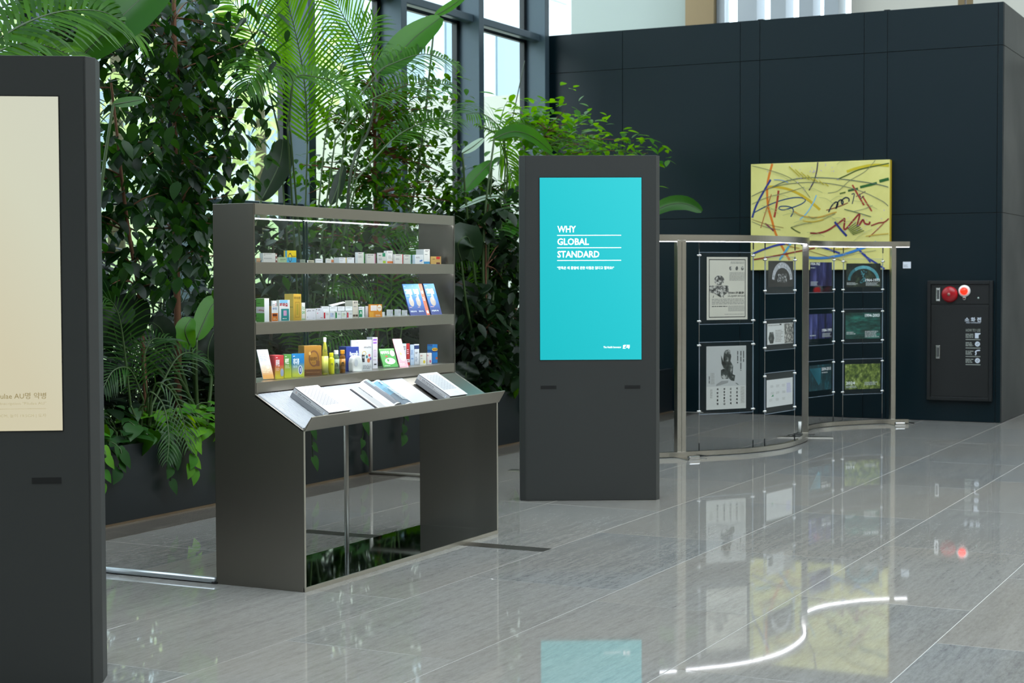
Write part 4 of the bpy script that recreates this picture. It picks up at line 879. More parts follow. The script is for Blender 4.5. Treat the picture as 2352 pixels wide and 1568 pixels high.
t_ = atY(px(3, 800), py(708), 4.885); o = MB().prism([(0, 0, 0), (.10, -.02, 0), (.125, .01, .0), (.03, .045, .0)], (0, 0, .002)).build('paper_leaflet', P('#f2f3f5', .5)); o.location = (t_.x, t_.y, 1.304+.0405+.0475+.0); o.rotation_euler = (.0, -.18, 0); tag(o, 'white folded leaflet sticking up from the pile of low boxes on the middle shelf', 'leaflet')
o.location.z = zat(px(3, 800), py(714), t_)+.001
carton(2, 3, 925, 1002, 1055, 655, 'beige box with dark foot stripes on the middle shelf', '#cfc8b8', '#d9d4c6', art=[('p', '#4a3a30', .05, .82, .95, .94), ('p', '#cfc8b8', .45, .82, .5, .94), ('t', K, .2, .06, .85, .16, '클프렌', .02), txt(.15, .3, .85, .4, 1)], yf=4.89)
carton(2, 4, 103, 106, 160, 715, 'small white box with a green panel on the middle shelf beside the beige box', WH, '#d3d5d6', art=[('p', '#1f8a5a', .0, .3, .62, .95), ('t', '#f0f0f0', .15, .4, .55, .7, 'A', .03), txt(.0, .08, .6, .2, 1)])
carton(2, 4, 165, 175, 203, 710, 'slim white box on the middle shelf beside the orange box', WH, '#d0d3d8', yf=4.88)
carton(2, 4, 203, 208, 337, 692, 'orange box with a smiling white circle on the middle shelf', '#dd8c22', '#b8701a', art=[('p', '#f0e4e0', .12, .08, .6, .5), ('o', '#f2e8d8', .62, .04, .98, .55), ('p', '#e8a83a', 0, .6, .35, 1), txt(.5, .8, .95, .95, 2, '#f2e8d8'), ('p', '#c06a10', .68, .25, .9, .3)], yf=4.86)
carton(2, 4, 337, 342, 365, 768, 'tiny white box touching the orange box on the middle shelf', WH, '#cfd2d8')
carton(2, 4, 383, 425, 445, 745, 'little white box nearest the orange box in the row of three', '#c9cdd2', WH, art=[txt(.1, .1, .8, .6, 3)])
carton(2, 4, 462, 500, 525, 742, 'little white box in the centre of the row of three on the middle shelf', '#c9cdd2', WH, art=[txt(.1, .1, .8, .6, 3)])
carton(2, 4, 535, 572, 590, 750, 'little white box nearest the blue packs in the row of three', '#c9cdd2', WH, art=[txt(.1, .1, .8, .6, 3)])
def ketotop(x0, x1, yt, yf, lab, orange=False):
    if orange: a = [('p', '#e8643a', 0, 0, 1, 1), ('o', '#f6e8e0', .25, .22, .8, .32), ('g', '#f6e0d8', .2, .42, .8, .55, 3), ('p', '#f6e8e0', .25, .86, .85, .95)]; f = '#e05a30'
    else: a = [('t', '#e8eef8', .08, .16, .8, .34, '케토톱', .06), ('g', '#bcd4f0', .1, .37, .6, .4, 1), ('o', '#b0a498', .22, .42, .72, .72), ('o', '#c8bcae', .45, .3, .65, .55), ('g', '#c8a0a0', .1, .72, .5, .77, 1), ('t', '#e0e8f4', .1, .85, .75, .9, '관절에 쏙', .03), ('g', '#bcd4f0', .06, .05, .3, .09, 1)]; f = ('#2a7ccc', '#1f2f78')
    return carton(2, 4, x0-6, x0, x1, yt, lab, f, '#1c2c70', art=a, yf=yf, lean=28, dmax=.022, th=30)
ketotop(622, 716, 490, 4.84, 'blue plaster pack leaning at the left of the fanned packs on the middle shelf')
ketotop(692, 784, 488, 4.83, 'blue plaster pack leaning behind the orange pack on the middle shelf')
ketotop(783, 815, 487, 4.82, 'orange plaster pack leaning between blue packs on the middle shelf', True)
ketotop(832, 938, 485, 4.83, 'blue plaster pack leaning at the right of the fanned packs on the middle shelf')
# ---- bottom shelf
def rack(o_, C, u, dp, w, h, lab):      # clear acrylic easel
    t = thing('acrylic_easel', lab, 'holder', C, 0)
    MB().prism([-u*.004-dp*.03, u*(w+.004)-dp*.03, u*(w+.004)+dp*.055, -u*.004+dp*.055], ZL*.003).build('base', M_ACRYL, t)
    k = dp*.27; MB().prism([dp*.012+ZL*.003, u*w+dp*.012+ZL*.003, u*w+dp*.012+k*h*.8+ZL*h*.8, dp*.012+k*h*.8+ZL*h*.8], dp*.003).build('back_rest', M_ACRYL, t)
    MB().prism([-dp*.03, u*w-dp*.03, u*w-dp*.03+ZL*.016, -dp*.03+ZL*.016], -dp*.002).build('front_lip', M_ACRYL, t)
def pouch(x0, x1, xb0, xb1, yt, yb, lab, c, art, lean=16, yf=4.89, nm='leaflet', cat='leaflet', ci=3, thick=.006):
    r = carton(3, ci, x0, x0, x1, yt, lab, c, '#d8dce0', art=art, yf=yf, lean=lean, dmax=thick, th=30, nm=nm, cat=cat, zb=1.0135)
    return r
r = pouch(104, 214, 0, 0, 1150, 0, 'white and amber leaflet leaning in a clear holder at the left of the bottom shelf', ('#e6e8f0', '#cf8f22'), [txt(.1, .15, .9, .4, 7, '#9aa0b0'), ('g', '#e8d8a8', .1, .55, .9, .8, 5), ('o', '#f4e6c0', .2, .5, .4, .58), ('o', '#f8eccc', .5, .55, .8, .66)], lean=27)
rack(*r[:1], r[1]+V((0, 0, -.0035)), r[2], r[3], r[4], r[6], 'clear acrylic holder for the amber leaflet on the bottom shelf')
carton(3, 3, 160, 224, 312, 1203, 'red box fading to yellow beside the amber leaflet on the bottom shelf', ('#cf3a40', '#e0d040'), ('#c8303a', '#d88a30'), top='#e05a5a', art=[('p', WH, .12, .08, .3, .11), ('t', '#f4eef0', .1, .17, .52, .48, '테라큐민', .05), ('g', '#f0c8b8', .12, .52, .6, .66, 3), ('o', '#a8b4d0', .6, .56, .98, .9)], yf=4.87)
carton(3, 3, 300, 317, 388, 1192, 'green box fading to yellow between red and blue boxes on the bottom shelf', ('#5a9c48', '#cfd838'), ('#4f9040', '#b8c830'), top='#8ac888', art=[('p', WH, .12, .08, .35, .11), ('t', '#eef4e6', .1, .17, .68, .42, '위편한', .05), ('g', '#d8e8b8', .12, .45, .8, .6, 4)], yf=4.875)
carton(3, 3, 383, 393, 517, 1186, 'blue box fading to yellow green with an oval emblem on the bottom shelf', ('#1f82c0', '#cfd850'), ('#1878b8', '#b8c850'), top='#2f90d0', art=[('p', WH, .1, .09, .25, .12), ('t', '#eaf2f8', .1, .2, .6, .47, '레디큐', .05), ('g', '#cfe4f0', .1, .5, .5, .6, 2), ('o', '#dce8f6', .5, .5, .85, .9), ('o', '#2a4a9a', .56, .54, .78, .86), ('o', '#c8d8f0', .62, .6, .74, .8)], yf=4.875)
carton(3, 3, 457, 517, 690, 1108, 'large brown gold box with a ring emblem on the bottom shelf', '#a8782c', '#8a6a28', top='#c9a050', art=[('p', '#6a4424', 0, .8, 1, 1), ('o', '#7c5030', .25, .15, .85, .72, .78), ('p', '#7c5030', .68, .52, .88, .7), ('o', '#d8b060', .26, .2, .38, .32), ('t', '#4a2c10', .33, .38, .74, .52, '테라큐민', .02), ('g', '#6a4820', .42, .56, .66, .6, 1), ('g', '#a07a50', .1, .88, .9, .92, 1)], yf=4.90)
def bottle(x0, x1, yt, lab, body, cap, prof, capz, yf, bands=(), ci=3, nm='bottle', glass=False, txt_=None):
    xc = (x0+x1)/2; c = atY(px(ci, xc), py(yt), yf); z = 1.010; h = zat(px(ci, xc), py(yt), (c.x, c.y))-z; D = V((c.x, c.y, 0)).length
    r = (x1-x0)/4.356/2/F*D*fw.dot(V((c.x, c.y, 0)).normalized())
    t = thing(nm, lab, 'bottle', (c.x, c.y, z), 0, GRP[3])
    MB().lathe([(r*a, h*b_) for a, b_ in prof], 20).build('body', body, t, smooth=True)
    MB().lathe([(r*capz[0], h*capz[1]), (r*capz[0], h*capz[2]), (r*capz[0]*.9, h)], 18).build('cap', cap, t, smooth=False)
    for (b0, b1, k, m) in bands: MB().lathe([(r*k, h*b0), (r*k, h*b1)], 20).build('label', m, t, smooth=True)
    if txt_:
        dcam = -V((c.x, c.y, 0)).normalized(); uu = V((-dcam.y, dcam.x, 0)); letters(txt_[0], P(txt_[1]), t, dcam*(r*1.02)-uu*r*.2+ZL*h*txt_[2], uu, ZL, r*.8, h*txt_[3], .03)
    return t
liq = lambda nm, c, a=.55: mat(nm, c, .08, 0, Transmission_Weight=.5, IOR=1.35)
pet = [(.9, 0), (1, .02), (1, .42), (.82, .6), (.62, .76), (.42, .84), (.42, .88)]
bottle(690, 755, 1022, 'tall bottle of pale yellow drink with a white cap on the bottom shelf', liq('pale yellow drink', '#d8d44a'), M_WHITE, pet, (.46, .88, .985), 4.84, bands=[(.06, .5, 1.01, mat('clear yellow label', '#dfe06a', .25))], txt_=('D', '#5a6a2a', .62, .06))
small = [(.95, 0), (1, .02), (1, .68), (.86, .75), (.62, .79), (.62, .84)]
bottle(757, 818, 1175, 'bright yellow small bottle with yellow cap on the bottom shelf', P('#dcd818', .25), P('#e8e020', .3), small, (.72, .82, .98), 4.84, txt_=('가', '#3a3a20', .4, .12))
bottle(806, 866, 1150, 'clear greenish small bottle with white cap on the bottom shelf', liq('green glass', '#8aa878'), M_WHITE, small, (.76, .83, .98), 4.85, bands=[(.2, .62, 1.01, mat('pale label', '#a9b8a0', .3))], txt_=('n', '#22302a', .3, .16))
bottle(868, 928, 1148, 'amber small bottle with orange cap on the bottom shelf', liq('amber glass', '#a8680c'), mat('orange cap', '#d8901c', .3), small, (.78, .83, .98), 4.845, bands=[(.18, .62, 1.01, mat('amber label', '#b87a18', .3))], txt_=('n', '#1c140a', .3, .18))
carton(3, 3, 865, 937, 1063, 1118, 'navy blue box behind the white monitor on the bottom shelf', '#2a3f94', '#22367e', top='#3c54b0', art=[('t', '#f0f2f8', .28, .2, .95, .36, 'Barozen', .04), ('o', '#d8e0f4', .78, .16, .9, .26), ('g', '#8a9ad0', .3, .5, .8, .6, 2), ('g', '#8a9ad0', .08, .92, .5, .95, 1)], sart=[('g', '#5a6ab0', .55, .5, .9, .55, 1)], yf=4.89)
# white rounded monitor
c = atY(px(3, 1040), py(1368), 4.835); t = thing('glucose_monitor', 'rounded white device standing in front of the navy box on the bottom shelf', 'device', (c.x, c.y, 1.010), -.5, GRP[3])
pts = [(-.032, 0), (.032, 0), (.033, .05), (.028, .075), (.013, .088), (-.013, .088), (-.028, .075), (-.033, .05)]
MB().prism([(x, -.014, z) for x, z in pts], (0, .05, 0)).build('body', M_WHITE, t, bevel=.007)
disc(P('#c8ccd2', .3), t, (-.01, -.0155, .05), (1, 0, 0), (0, 0, 1), 0, 0, .011, .02, 'display'); MB().lathe([(.03, 0), (.03, .006)], 18).build('foot', M_WHITE, t)
carton(3, 4, 24, 30, 235, 1050, 'large white box with a pictured meter and coloured dots on the bottom shelf', '#e9eaec', '#d3d6da', art=[('t', '#6a78b0', .22, .07, .34, .11, 'PW', .02), ('g', '#a8acb8', .08, .13, .32, .15, 1), ('t', '#4a4a52', .62, .2, .96, .27, 'multi', .01), ('o', '#e8c86a', .52, .36, .72, .52, .75), ('p', '#3a3a40', .5, .48, .64, .72), ('t', '#e8e8e8', .52, .53, .62, .6, '108', .02), ('o', '#3a8a94', .7, .5, .8, .6), ('o', '#d87a4a', .76, .6, .9, .74), ('o', '#d86a6a', .82, .46, .92, .55), ('o', '#8a6ac0', .88, .56, .97, .66), ('g', '#b0b4ba', .55, .8, .95, .95, 3)], yf=4.885)
carton(3, 4, 170, 243, 292, 1022, 'tall white box with purple top panel behind the meter box on the bottom shelf', '#ecebf0', '#d8d6e0', art=[('p', '#8a4ab8', .1, .05, .9, .2), ('t', '#f0e8f8', .15, .1, .85, .16, 'MINIS', .03), ('p', '#c8a0cc', .2, .4, .75, .63), ('p', '#e2d6e4', .28, .42, .67, .61), ('g', '#a88ab0', .1, .7, .8, .75, 1), ('p', K, .25, .85, .75, .89)], yf=4.925)
r = carton(3, 4, 348, 352, 500, 1140, 'green printed pouch leaning on a clear easel on the bottom shelf', '#3a9a30', '#2a7a24', art=[('t', '#f0f4e8', .05, .12, .62, .3, '네이처셋', .04), ('o', '#e8eee0', .66, .1, .98, .42), ('o', '#dfe8d8', .2, .5, .9, .85), ('o', '#3a9a30', .35, .55, .5, .7), ('p', '#c8402c', .3, .38, .45, .46), ('g', '#f0f4e8', .1, .9, .6, .95, 1), ('p', '#7ac858', 0, .02, 1, .06)], lean=28, yf=4.89, th=30, nm='snack_pouch', cat='pouch', dmax=.012, zb=1.0135)
rack(*r[:1], r[1]+V((0, 0, -.0035)), r[2], r[3], r[4], r[6], 'clear acrylic easel under the green pouch on the bottom shelf')
carton(3, 4, 510, 515, 602, 1042, 'pink leaflet pouch leaning beside the green pouch on the bottom shelf', '#e8a8b4', '#c88a98', art=[('o', '#5a3a40', .46, .02, .54, .05), ('g', '#f8e0e4', .1, .12, .8, .3, 3), ('o', '#f4dcd0', .3, .5, .95, .78), ('o', '#e8c080', .4, .48, .6, .58), ('g', '#f8e8ea', .1, .85, .9, .95, 2)], lean=28, yf=4.835, th=30, nm='snack_pouch', cat='pouch', dmax=.006)
carton(3, 4, 508, 528, 580, 1085, 'white box with teal side behind the pink pouch on the bottom shelf', '#dfe8ec', '#58b0b8', art=[txt(.4, .1, .9, .3, 2), ('o', '#78c0c8', .2, .45, .8, .65)], yf=4.93)
carton(3, 4, 578, 583, 614, 1082, 'narrow red box with white foot on the bottom shelf', '#b8282c', '#902024', art=[('g', '#f0d8d8', .1, .25, .8, .5, 3), ('p', WH, 0, .72, 1, .86), ('g', '#b8282c', .1, .75, .8, .82, 1)], yf=4.91)
carton(3, 4, 613, 620, 657, 1095, 'pale blue slim box beside the narrow red box on the bottom shelf', '#bcd0e4', '#9ab8d8', art=[('g', '#5a7ab0', .15, .25, .85, .5, 4), ('p', '#7a9ccc', .2, .65, .8, .72)], yf=4.90)
carton(3, 4, 655, 660, 708, 1090, 'white slim box with a navy top on the bottom shelf', '#e2e6ea', '#b0c0d4', art=[('p', '#22386a', 0, .06, 1, .24), ('g', K, .2, .38, .85, .48, 2), ('g', '#8a9ab0', .2, .6, .7, .85, 3)], yf=4.905)
carton(3, 4, 708, 716, 780, 1180, 'white box with a yellow dab on the bottom shelf in front of the blue box', '#e8e6dc', WH, art=[('o', '#e0c83a', .5, .6, .85, .88), ('t', '#b85a50', .1, .15, .4, .3, '훼가', .02), txt(.1, .4, .6, .5, 1)], yf=4.86)
carton(3, 4, 780, 786, 835, 1178, 'white box with a pink dab on the bottom shelf in front of the blue box', '#e8e4e2', WH, art=[('o', '#d87090', .5, .62, .88, .88), ('t', '#b85a50', .1, .15, .4, .3, '훼나', .02), ('p', '#c84a50', 0, .05, .06, .95)], yf=4.865)
carton(3, 4, 760, 842, 903, 1093, 'large blue box with a yellow badge at the right end of the bottom shelf', '#2480cc', '#2a6cc0', top='#3a94d8', art=[('o', '#e8b82a', -.1, .18, .85, .36), ('t', '#6a3a10', .1, .23, .7, .31, '훼스탈', .03), ('p', '#1c2c6a', 0, .36, 1, .42), ('o', '#c86a4a', .5, .68, .85, .82)], sart=[('p', '#3a9ad8', 0, .1, 1, .3), ('g', '#8ac0e8', .2, .4, .9, .6, 3)], yf=4.91)
# ================================================================ plants in the planter
def leaf_mat(name, c1, c2, trans=.45, rough=.42):
    m = bpy.data.materials.new(name); m.use_nodes = True; n, l, b = nodes(m)
    oi = n.new('ShaderNodeObjectInfo'); ge = n.new('ShaderNodeNewGeometry')
    ad = n.new('ShaderNodeMath'); ad.operation = 'ADD'; l.new(oi.outputs['Random'], ad.inputs[0]); l.new(ge.outputs['Random Per Island'], ad.inputs[1])
    fr_ = n.new('ShaderNodeMath'); fr_.operation = 'FRACT'; l.new(ad.outputs[0], fr_.inputs[0])
    c = mixc(n, l, fr_.outputs[0], lin(c1), lin(c2)); l.new(c, b.inputs['Base Color']); b.inputs['Roughness'].default_value = rough
    tr = n.new('ShaderNodeBsdfTranslucent'); hs = n.new('ShaderNodeHueSaturation'); hs.inputs['Hue'].default_value = .46; hs.inputs['Value'].default_value = 3.2; hs.inputs['Saturation'].default_value = 1.15; b.inputs['Specular IOR Level'].default_value = .35
    l.new(c, hs.inputs['Color']); l.new(hs.outputs[0], tr.inputs[0])
    mx_ = n.new('ShaderNodeMixShader'); mx_.inputs[0].default_value = trans; l.new(b.outputs[0], mx_.inputs[1]); l.new(tr.outputs[0], mx_.inputs[2])
    l.new(mx_.outputs[0], n['Material Output'].inputs[0]); return m
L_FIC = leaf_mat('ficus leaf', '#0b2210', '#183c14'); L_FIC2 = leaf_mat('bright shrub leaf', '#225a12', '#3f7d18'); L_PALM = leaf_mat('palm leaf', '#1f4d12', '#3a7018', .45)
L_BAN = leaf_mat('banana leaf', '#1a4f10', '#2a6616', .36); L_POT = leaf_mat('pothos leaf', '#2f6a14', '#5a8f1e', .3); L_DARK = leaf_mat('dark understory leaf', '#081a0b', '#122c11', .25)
L_PALE = leaf_mat('pale leaf underside', '#8aa494', '#b4c4ba', .3)
M_BARK = mat('bark', '#6a4630', .8); M_BARK2 = mat('grey bark', '#5c5444', .8); M_STEM = mat('green stem', '#324a1e', .5); M_STEMD = mat('dark stem', '#2c3a24', .5)
def leaf_shape(L=1.0, Wd=.42, fold=.12, curl=.18, seg=5, tip=1.0):
    vs = []; fs = []
    for i in range(seg+1):
        t = i/seg; w = Wd/2*(math.sin(math.pi*t**.8)**.8 if 0 < t < 1 else 0); z = -curl*t*t*L
        vs += [(-w, t*L, z+fold*w), (0, t*L, z), (w, t*L, z+fold*w)]
    for i in range(seg): a = 3*i; fs += [(a, a+1, a+4, a+3), (a+1, a+2, a+5, a+4)]
    return np.array(vs), fs
def heart_shape():
    pts = [(0, 0), (.22, -.1), (.40, .05), (.42, .28), (.30, .58), (.13, .82), (0, 1.0)]
    vs = [(0, 0, 0), (0, .3, -.02), (0, .6, -.08), (0, 1, -.22)]; fs = []
    R_ = [(x, y, .06*abs(x)-.2*max(0, y)**2) for x, y in pts[1:-1]]; L_ = [(-x, y, z) for x, y, z in R_]
    vs += R_+L_; r0, l0 = 4, 4+len(R_)
    fs = [(0, r0, r0+1, 1), (1, r0+1, r0+2), (1, r0+2, r0+3, 2), (2, r0+3, r0+4), (2, r0+4, 3), (l0, 0, 1, l0+1), (l0+1, 1, l0+2), (l0+2, 1, 2, l0+3), (l0+3, 2, l0+4), (l0+4, 2, 3)]
    return np.array(vs, float), fs
SH_LEAF = leaf_shape(1, .46); SH_LONG = leaf_shape(1, .3, .15, .25); SH_HEART = heart_shape(); SH_WIDE = leaf_shape(1, .55, .1, .2)
def shape_mesh(sh, name, m):
    me = bpy.data.meshes.new(name); me.from_pydata([tuple(v) for v in sh[0]], [], sh[1]); me.materials.append(m); me.polygons.foreach_set('use_smooth', [True]*len(sh[1])); me.update(); return me
def basis(d, up_):      # leaf frame: y along d
    d = d.normalized(); x = d.cross(up_)
    x = x.normalized() if x.length > 1e-4 else d.orthogonal().normalized()
    z = x.cross(d); return Matrix(((x.x, d.x, z.x), (x.y, d.y, z.y), (x.z, d.z, z.z)))
def leaves(parent, base, items, sh, m, single=240):
    """items: (position, direction, up, size). The ones nearest the viewer are objects of their own; the rest one joined part"""
    items = sorted(items, key=lambda it: (it[0]-EYE).length/it[3]); me = shape_mesh(sh, 'leaf', m)
    for p, d, u_, s in items[:single]:
        o = bpy.data.objects.new('leaf', me); o.matrix_world = Matrix.Translation(p-base) @ (basis(d, u_)*s).to_4x4(); col.objects.link(o); o.parent = parent
    rest = items[single:]
    if rest:
        vs, fs = [], []; k = len(sh[0])
        for i, (p, d, u_, s) in enumerate(rest):
            B = np.array(basis(d, u_))*s; vs.append(sh[0] @ B.T+np.array(p-base)); fs += [tuple(j+i*k for j in f) for f in sh[1]]
        mb = bpy.data.meshes.new('foliage'); mb.from_pydata(np.concatenate(vs).tolist(), [], fs); mb.materials.append(m); mb.polygons.foreach_set('use_smooth', [True]*len(fs)); mb.update()
        o = bpy.data.objects.new('foliage', mb); col.objects.link(o); o.parent = parent; stuff(o)
def rnd_dir(rr, tilt=-.35, spread=.5):
    a = rr.uniform(0, 2*math.pi); return V((math.cos(a), math.sin(a), tilt+rr.uniform(-spread, spread)))
def tree(name, label, trunk_px, Y, blobs, sh, m, size, seed, single=240, bark=M_BARK, r0=.028, tilt=-.35, cat='tree', ydep=.45, twig=True):
    """trunk and crown given by photo pixels at the planter depth Y; blobs: (px, py, rx, ry, count)"""
    rr = random.Random(seed); tp = [atY(x, y, Y) for x, y in trunk_px]; base = V((tp[0].x, Y, .44)); tp[0] = base.copy()
    t = thing(name, label, cat, base, 0)
    sp = spline(tp, 5); MB().tube(sp, [r0*(1-.55*i/len(sp)) for i in range(len(sp))], 8).build('trunk', bark, t, smooth=True, off=base)
    items = []; br = MB()
    for (x, y, rx, ry, cnt) in blobs:
        c = atY(x, y, Y); RX = (atY(x+rx, y, Y)-atY(x-rx, y, Y)).length/2; RZ = abs(atY(x, y+ry, Y).z-atY(x, y-ry, Y).z)/2
        q = min(sp, key=lambda s_: (s_-c).length+max(0, s_.z-c.z)*2)
        nt = max(2, cnt//22)
        for _ in range(nt):
            while True:
                e = V((rr.uniform(-1, 1), rr.uniform(-1, 1), rr.uniform(-1, 1)))
                if e.length < 1: break
            tip = c+V((e.x*RX, e.y*ydep, e.z*RZ)); tip.y = min(max(tip.y, 6.55), 8.2)
            mid = (q+tip)/2+V((0, 0, .06*rr.uniform(0, 1))); path_ = spline([q, mid, tip], 4)
            if twig: br.tube(path_, [.007*(1-.7*i/len(path_)) for i in range(len(path_))], 5)
            for k in range(max(1, cnt//nt)):
                f = rr.uniform(.5, 1.05) if rr.random() < .35 else 1.0; i = min(int(f*(len(path_)-1)), len(path_)-1); p = path_[i]+V((rr.gauss(0, .05), rr.gauss(0, .05), rr.gauss(0, .05)))+(tip-q).normalized()*(.03*rr.random())
                if f > .7: p = p+V((rr.gauss(0, .12), rr.gauss(0, .09), rr.gauss(0, .10)))
                p.y = min(p.y, 8.22)
                items.append((p, rnd_dir(rr, tilt), V((rr.uniform(-.3, .3), rr.uniform(-.3, .3), 1)), size*rr.uniform(.7, 1.2)))
    if br.v: br.build('branches', bark, t, smooth=True, off=base)
    leaves(t, base, items, sh, m, single); return t
def frond_mesh(path, Lf, wl, facing, rr, droop=.35, start=.18, n_=34, m=L_PALM, parent=None, base=None, stem_r=.008, fwd=.55, name='frond'):
    sp = spline(path, 8); k = len(sp); mb = MB(); mb.tube(sp, [stem_r*(1-.75*i/k) for i in range(k)], 6, 1)
    L_ = [0]
    for i in range(1, k): L_.append(L_[-1]+(sp[i]-sp[i-1]).length)
    tot = L_[-1]
    for j in range(n_):
        s = start+(1-start)*(j+.5)/n_; x = s*tot; i = max(1, next((q for q in range(k) if L_[q] >= x), k-1)); f = (x-L_[i-1])/max(1e-6, L_[i]-L_[i-1]); p = sp[i-1].lerp(sp[i], f); t = (sp[i]-sp[i-1]).normalized()
        sd_ = t.cross(facing); sd_ = sd_.normalized() if sd_.length > 1e-3 else t.orthogonal(); nf_ = sd_.cross(t)
        u_ = (s-start)/(1-start); ln = Lf*(math.sin(math.pi*(.12+.80*u_))**.7)*rr.uniform(.9, 1.08)
        for sg in (-1, 1):
            d = (sd_*sg*(1-.35*u_)+t*(fwd+.5*u_)+nf_*rr.uniform(.05, .25)).normalized(); w0 = wl*rr.uniform(.85, 1.1); q = p.copy(); pts = []; ws = []
            for g_ in range(5):
                pts.append(q.copy()); ws.append(w0*(.35, 1, .9, .6, .04)[g_]); d = (d+V((0, 0, -droop*.22*(g_+.4)))).normalized(); q = q+d*(ln/4)
            wv = t-d*t.dot(d); mb.ribbon(pts, ws, sg*nf_ if abs(nf_.dot(d)) < .95 else V((0, 0, 1)))
    return mb.build(name, [m, M_STEM], parent, off=base)
def palm(label, base_px, Y, fronds, seed, Lf=.34, wl=.02, m=L_PALM, cat='palm', name='areca_palm'):
    rr = random.Random(seed); bp = atY(*base_px, Y); base = V((bp.x, min(max(Y, 6.9), 8.15), .44)); t = thing(name, label, cat, base)
    for fr_ in fronds:
        pts, kw = fr_[0], (fr_[1] if len(fr_) > 1 else {})
        Yb, Ye = kw.pop('Y', (Y, Y)); k = len(pts)
        P_ = [atY(x, y, Yb+(Ye-Yb)*i/(k-1)) for i, (x, y) in enumerate(pts)]
        stemmed = kw.pop('stem', True)
        face = kw.pop('face', None) or (EYE-P_[k//2]).normalized()*.7+V((0, 0, .6))
        kw.setdefault('Lf', Lf); kw.setdefault('wl', wl)
        if stemmed:
            b0 = base+V((rr.uniform(-.1, .1), rr.uniform(-.06, .06), 0)); mid = b0.lerp(P_[0], .55)+V((0, 0, .12*rr.random()))
            st = spline([b0, mid, P_[0]], 5); MB().tube(st, [.010-.004*i/len(st) for i in range(len(st))], 7).build('stem', M_STEM, t, smooth=True, off=base)
        frond_mesh(P_, facing=face, rr=rr, parent=t, base=base, m=m, **kw)
    return t
def blade(mid, hw, facing, name, m, parent, base, fold=.12, wave=.0, rows=14, cols_=6, midrib=M_STEM, tear=0, seed=1):
    rr = random.Random(seed); sp = spline(mid, max(2, rows//(len(mid)-1))); k = len(sp); vs = []; fs = []
    for i, p in enumerate(sp):
        t = (sp[min(i+1, k-1)]-sp[max(i-1, 0)]).normalized(); s_ = t.cross(facing).normalized(); nf_ = s_.cross(t); f = i/(k-1)
        w = hw*(max(0, math.sin(math.pi*(f*.94+.03)))**.62)*(1 if f < .75 else 1)
        for j in range(cols_+1):
            a = -1+2*j/cols_; vs.append(p+s_*(w*a)+nf_*(fold*w*abs(a)**1.3*1.0+wave*math.sin(i*1.7+j)*w))
    n1 = cols_+1
    fs = [(i*n1+j, i*n1+j+1, (i+1)*n1+j+1, (i+1)*n1+j) for i in range(k-1) for j in range(cols_)]
    mb = MB(); mb.add(vs, fs); mb.tube(sp, [.007*(1-.7*i/k) for i in range(k)], 5, 1); o = mb.build(name, [m, midrib], parent, smooth=True, off=base); return o
def big_leaf_plant(label, base_px, Y, lv, seed, name='bird_of_paradise', m=L_BAN, cat='plant', stem=M_STEM):
    bp = atY(*base_px, Y); base = V((bp.x, min(max(Y, 6.92), 8.1), .44)); t = thing(name, label, cat, base); rr = random.Random(seed)
    for e in lv:
        pts, hw = e[0], e[1]; kw = e[2] if len(e) > 2 else {}
        Ya, Yb = kw.get('Y', (Y, Y)); k = len(pts); P_ = [atY(x, y, Ya+(Yb-Ya)*i/(k-1)) for i, (x, y) in enumerate(pts)]
        face = kw.get('face') or ((EYE-P_[0]).normalized()+V((0, 0, .35)))
        b0 = base+V((rr.uniform(-.08, .08), rr.uniform(-.05, .05), 0)); via = [atY(x, y, Ya) for x, y in kw.get('via', [])] or [b0.lerp(P_[0], .5)+V((rr.uniform(-.05, .05), 0, .15))]
        st = spline([b0]+via+[P_[0]], 6); MB().tube(st, [.016-.008*i/len(st) for i in range(len(st))], 7).build('petiole', kw.get('stem', stem), t, smooth=True, off=base)
        blade(P_, hw, face, 'leaf', kw.get('m', m), t, base, kw.get('fold', .15), kw.get('wave', .02), seed=seed)
    return t
def clump(label, cx, Y, n_, sh, m, size, seed, rad=.35, h=.35, name='pothos', over=0.0, cat='plant', zmin=.45, tilt=-.3, spill=0, single=240, z0=.46):
    """low plant at planter position x=cx; spill leaves hang over the rim"""
    rr = random.Random(seed); base = V((cx, Y, .44)); t = thing(name, label, cat, base); items = []; br = MB()
    for i in range(n_):
        a = rr.uniform(0, 2*math.pi); r_ = rad*math.sqrt(rr.random()); z = z0+h*rr.random()*(1-.4*r_/rad); p = base+V((math.cos(a)*r_*1.5, math.sin(a)*r_, 0)); p.z = z; p.y = min(p.y, 8.2)
        if p.y < 6.9 and p.z < .52: p.z = .52
        items.append((p, rnd_dir(rr, tilt, .4)+V((math.cos(a)*.6, math.sin(a)*.6-.25, 0)), V((0, -.3, 1)), size*rr.uniform(.6, 1.25)))
        if i % 4 == 0: br.tube(spline([base+V((rr.uniform(-.1, .1), rr.uniform(-.05, .05), 0)), (base+p)/2+V((0, 0, z*.15)), p], 3), .004, 5)
    for v_ in range(spill):
        x = cx+rr.uniform(-rad, rad)*1.2; ln = rr.uniform(.08, .3); vine = spline([base+V((x-cx, 0, .04)), V((x, 6.86, .53)), V((x+rr.uniform(-.03, .03), 6.735, .47)), V((x+rr.uniform(-.06, .06), 6.73, .47-ln))], 5)
        br.tube(vine, .0035, 5)
        for k in range(3, len(vine), 2): items.append((vine[k]+V((0, -.005, 0)), V((rr.uniform(-.8, .8), -.35, -.8)), V((0, -1, .4)), size*rr.uniform(.6, 1.0)))
    if br.v: br.build('vines', M_STEM, t, smooth=True, off=base)
    leaves(t, base, items, sh, m, single); return t

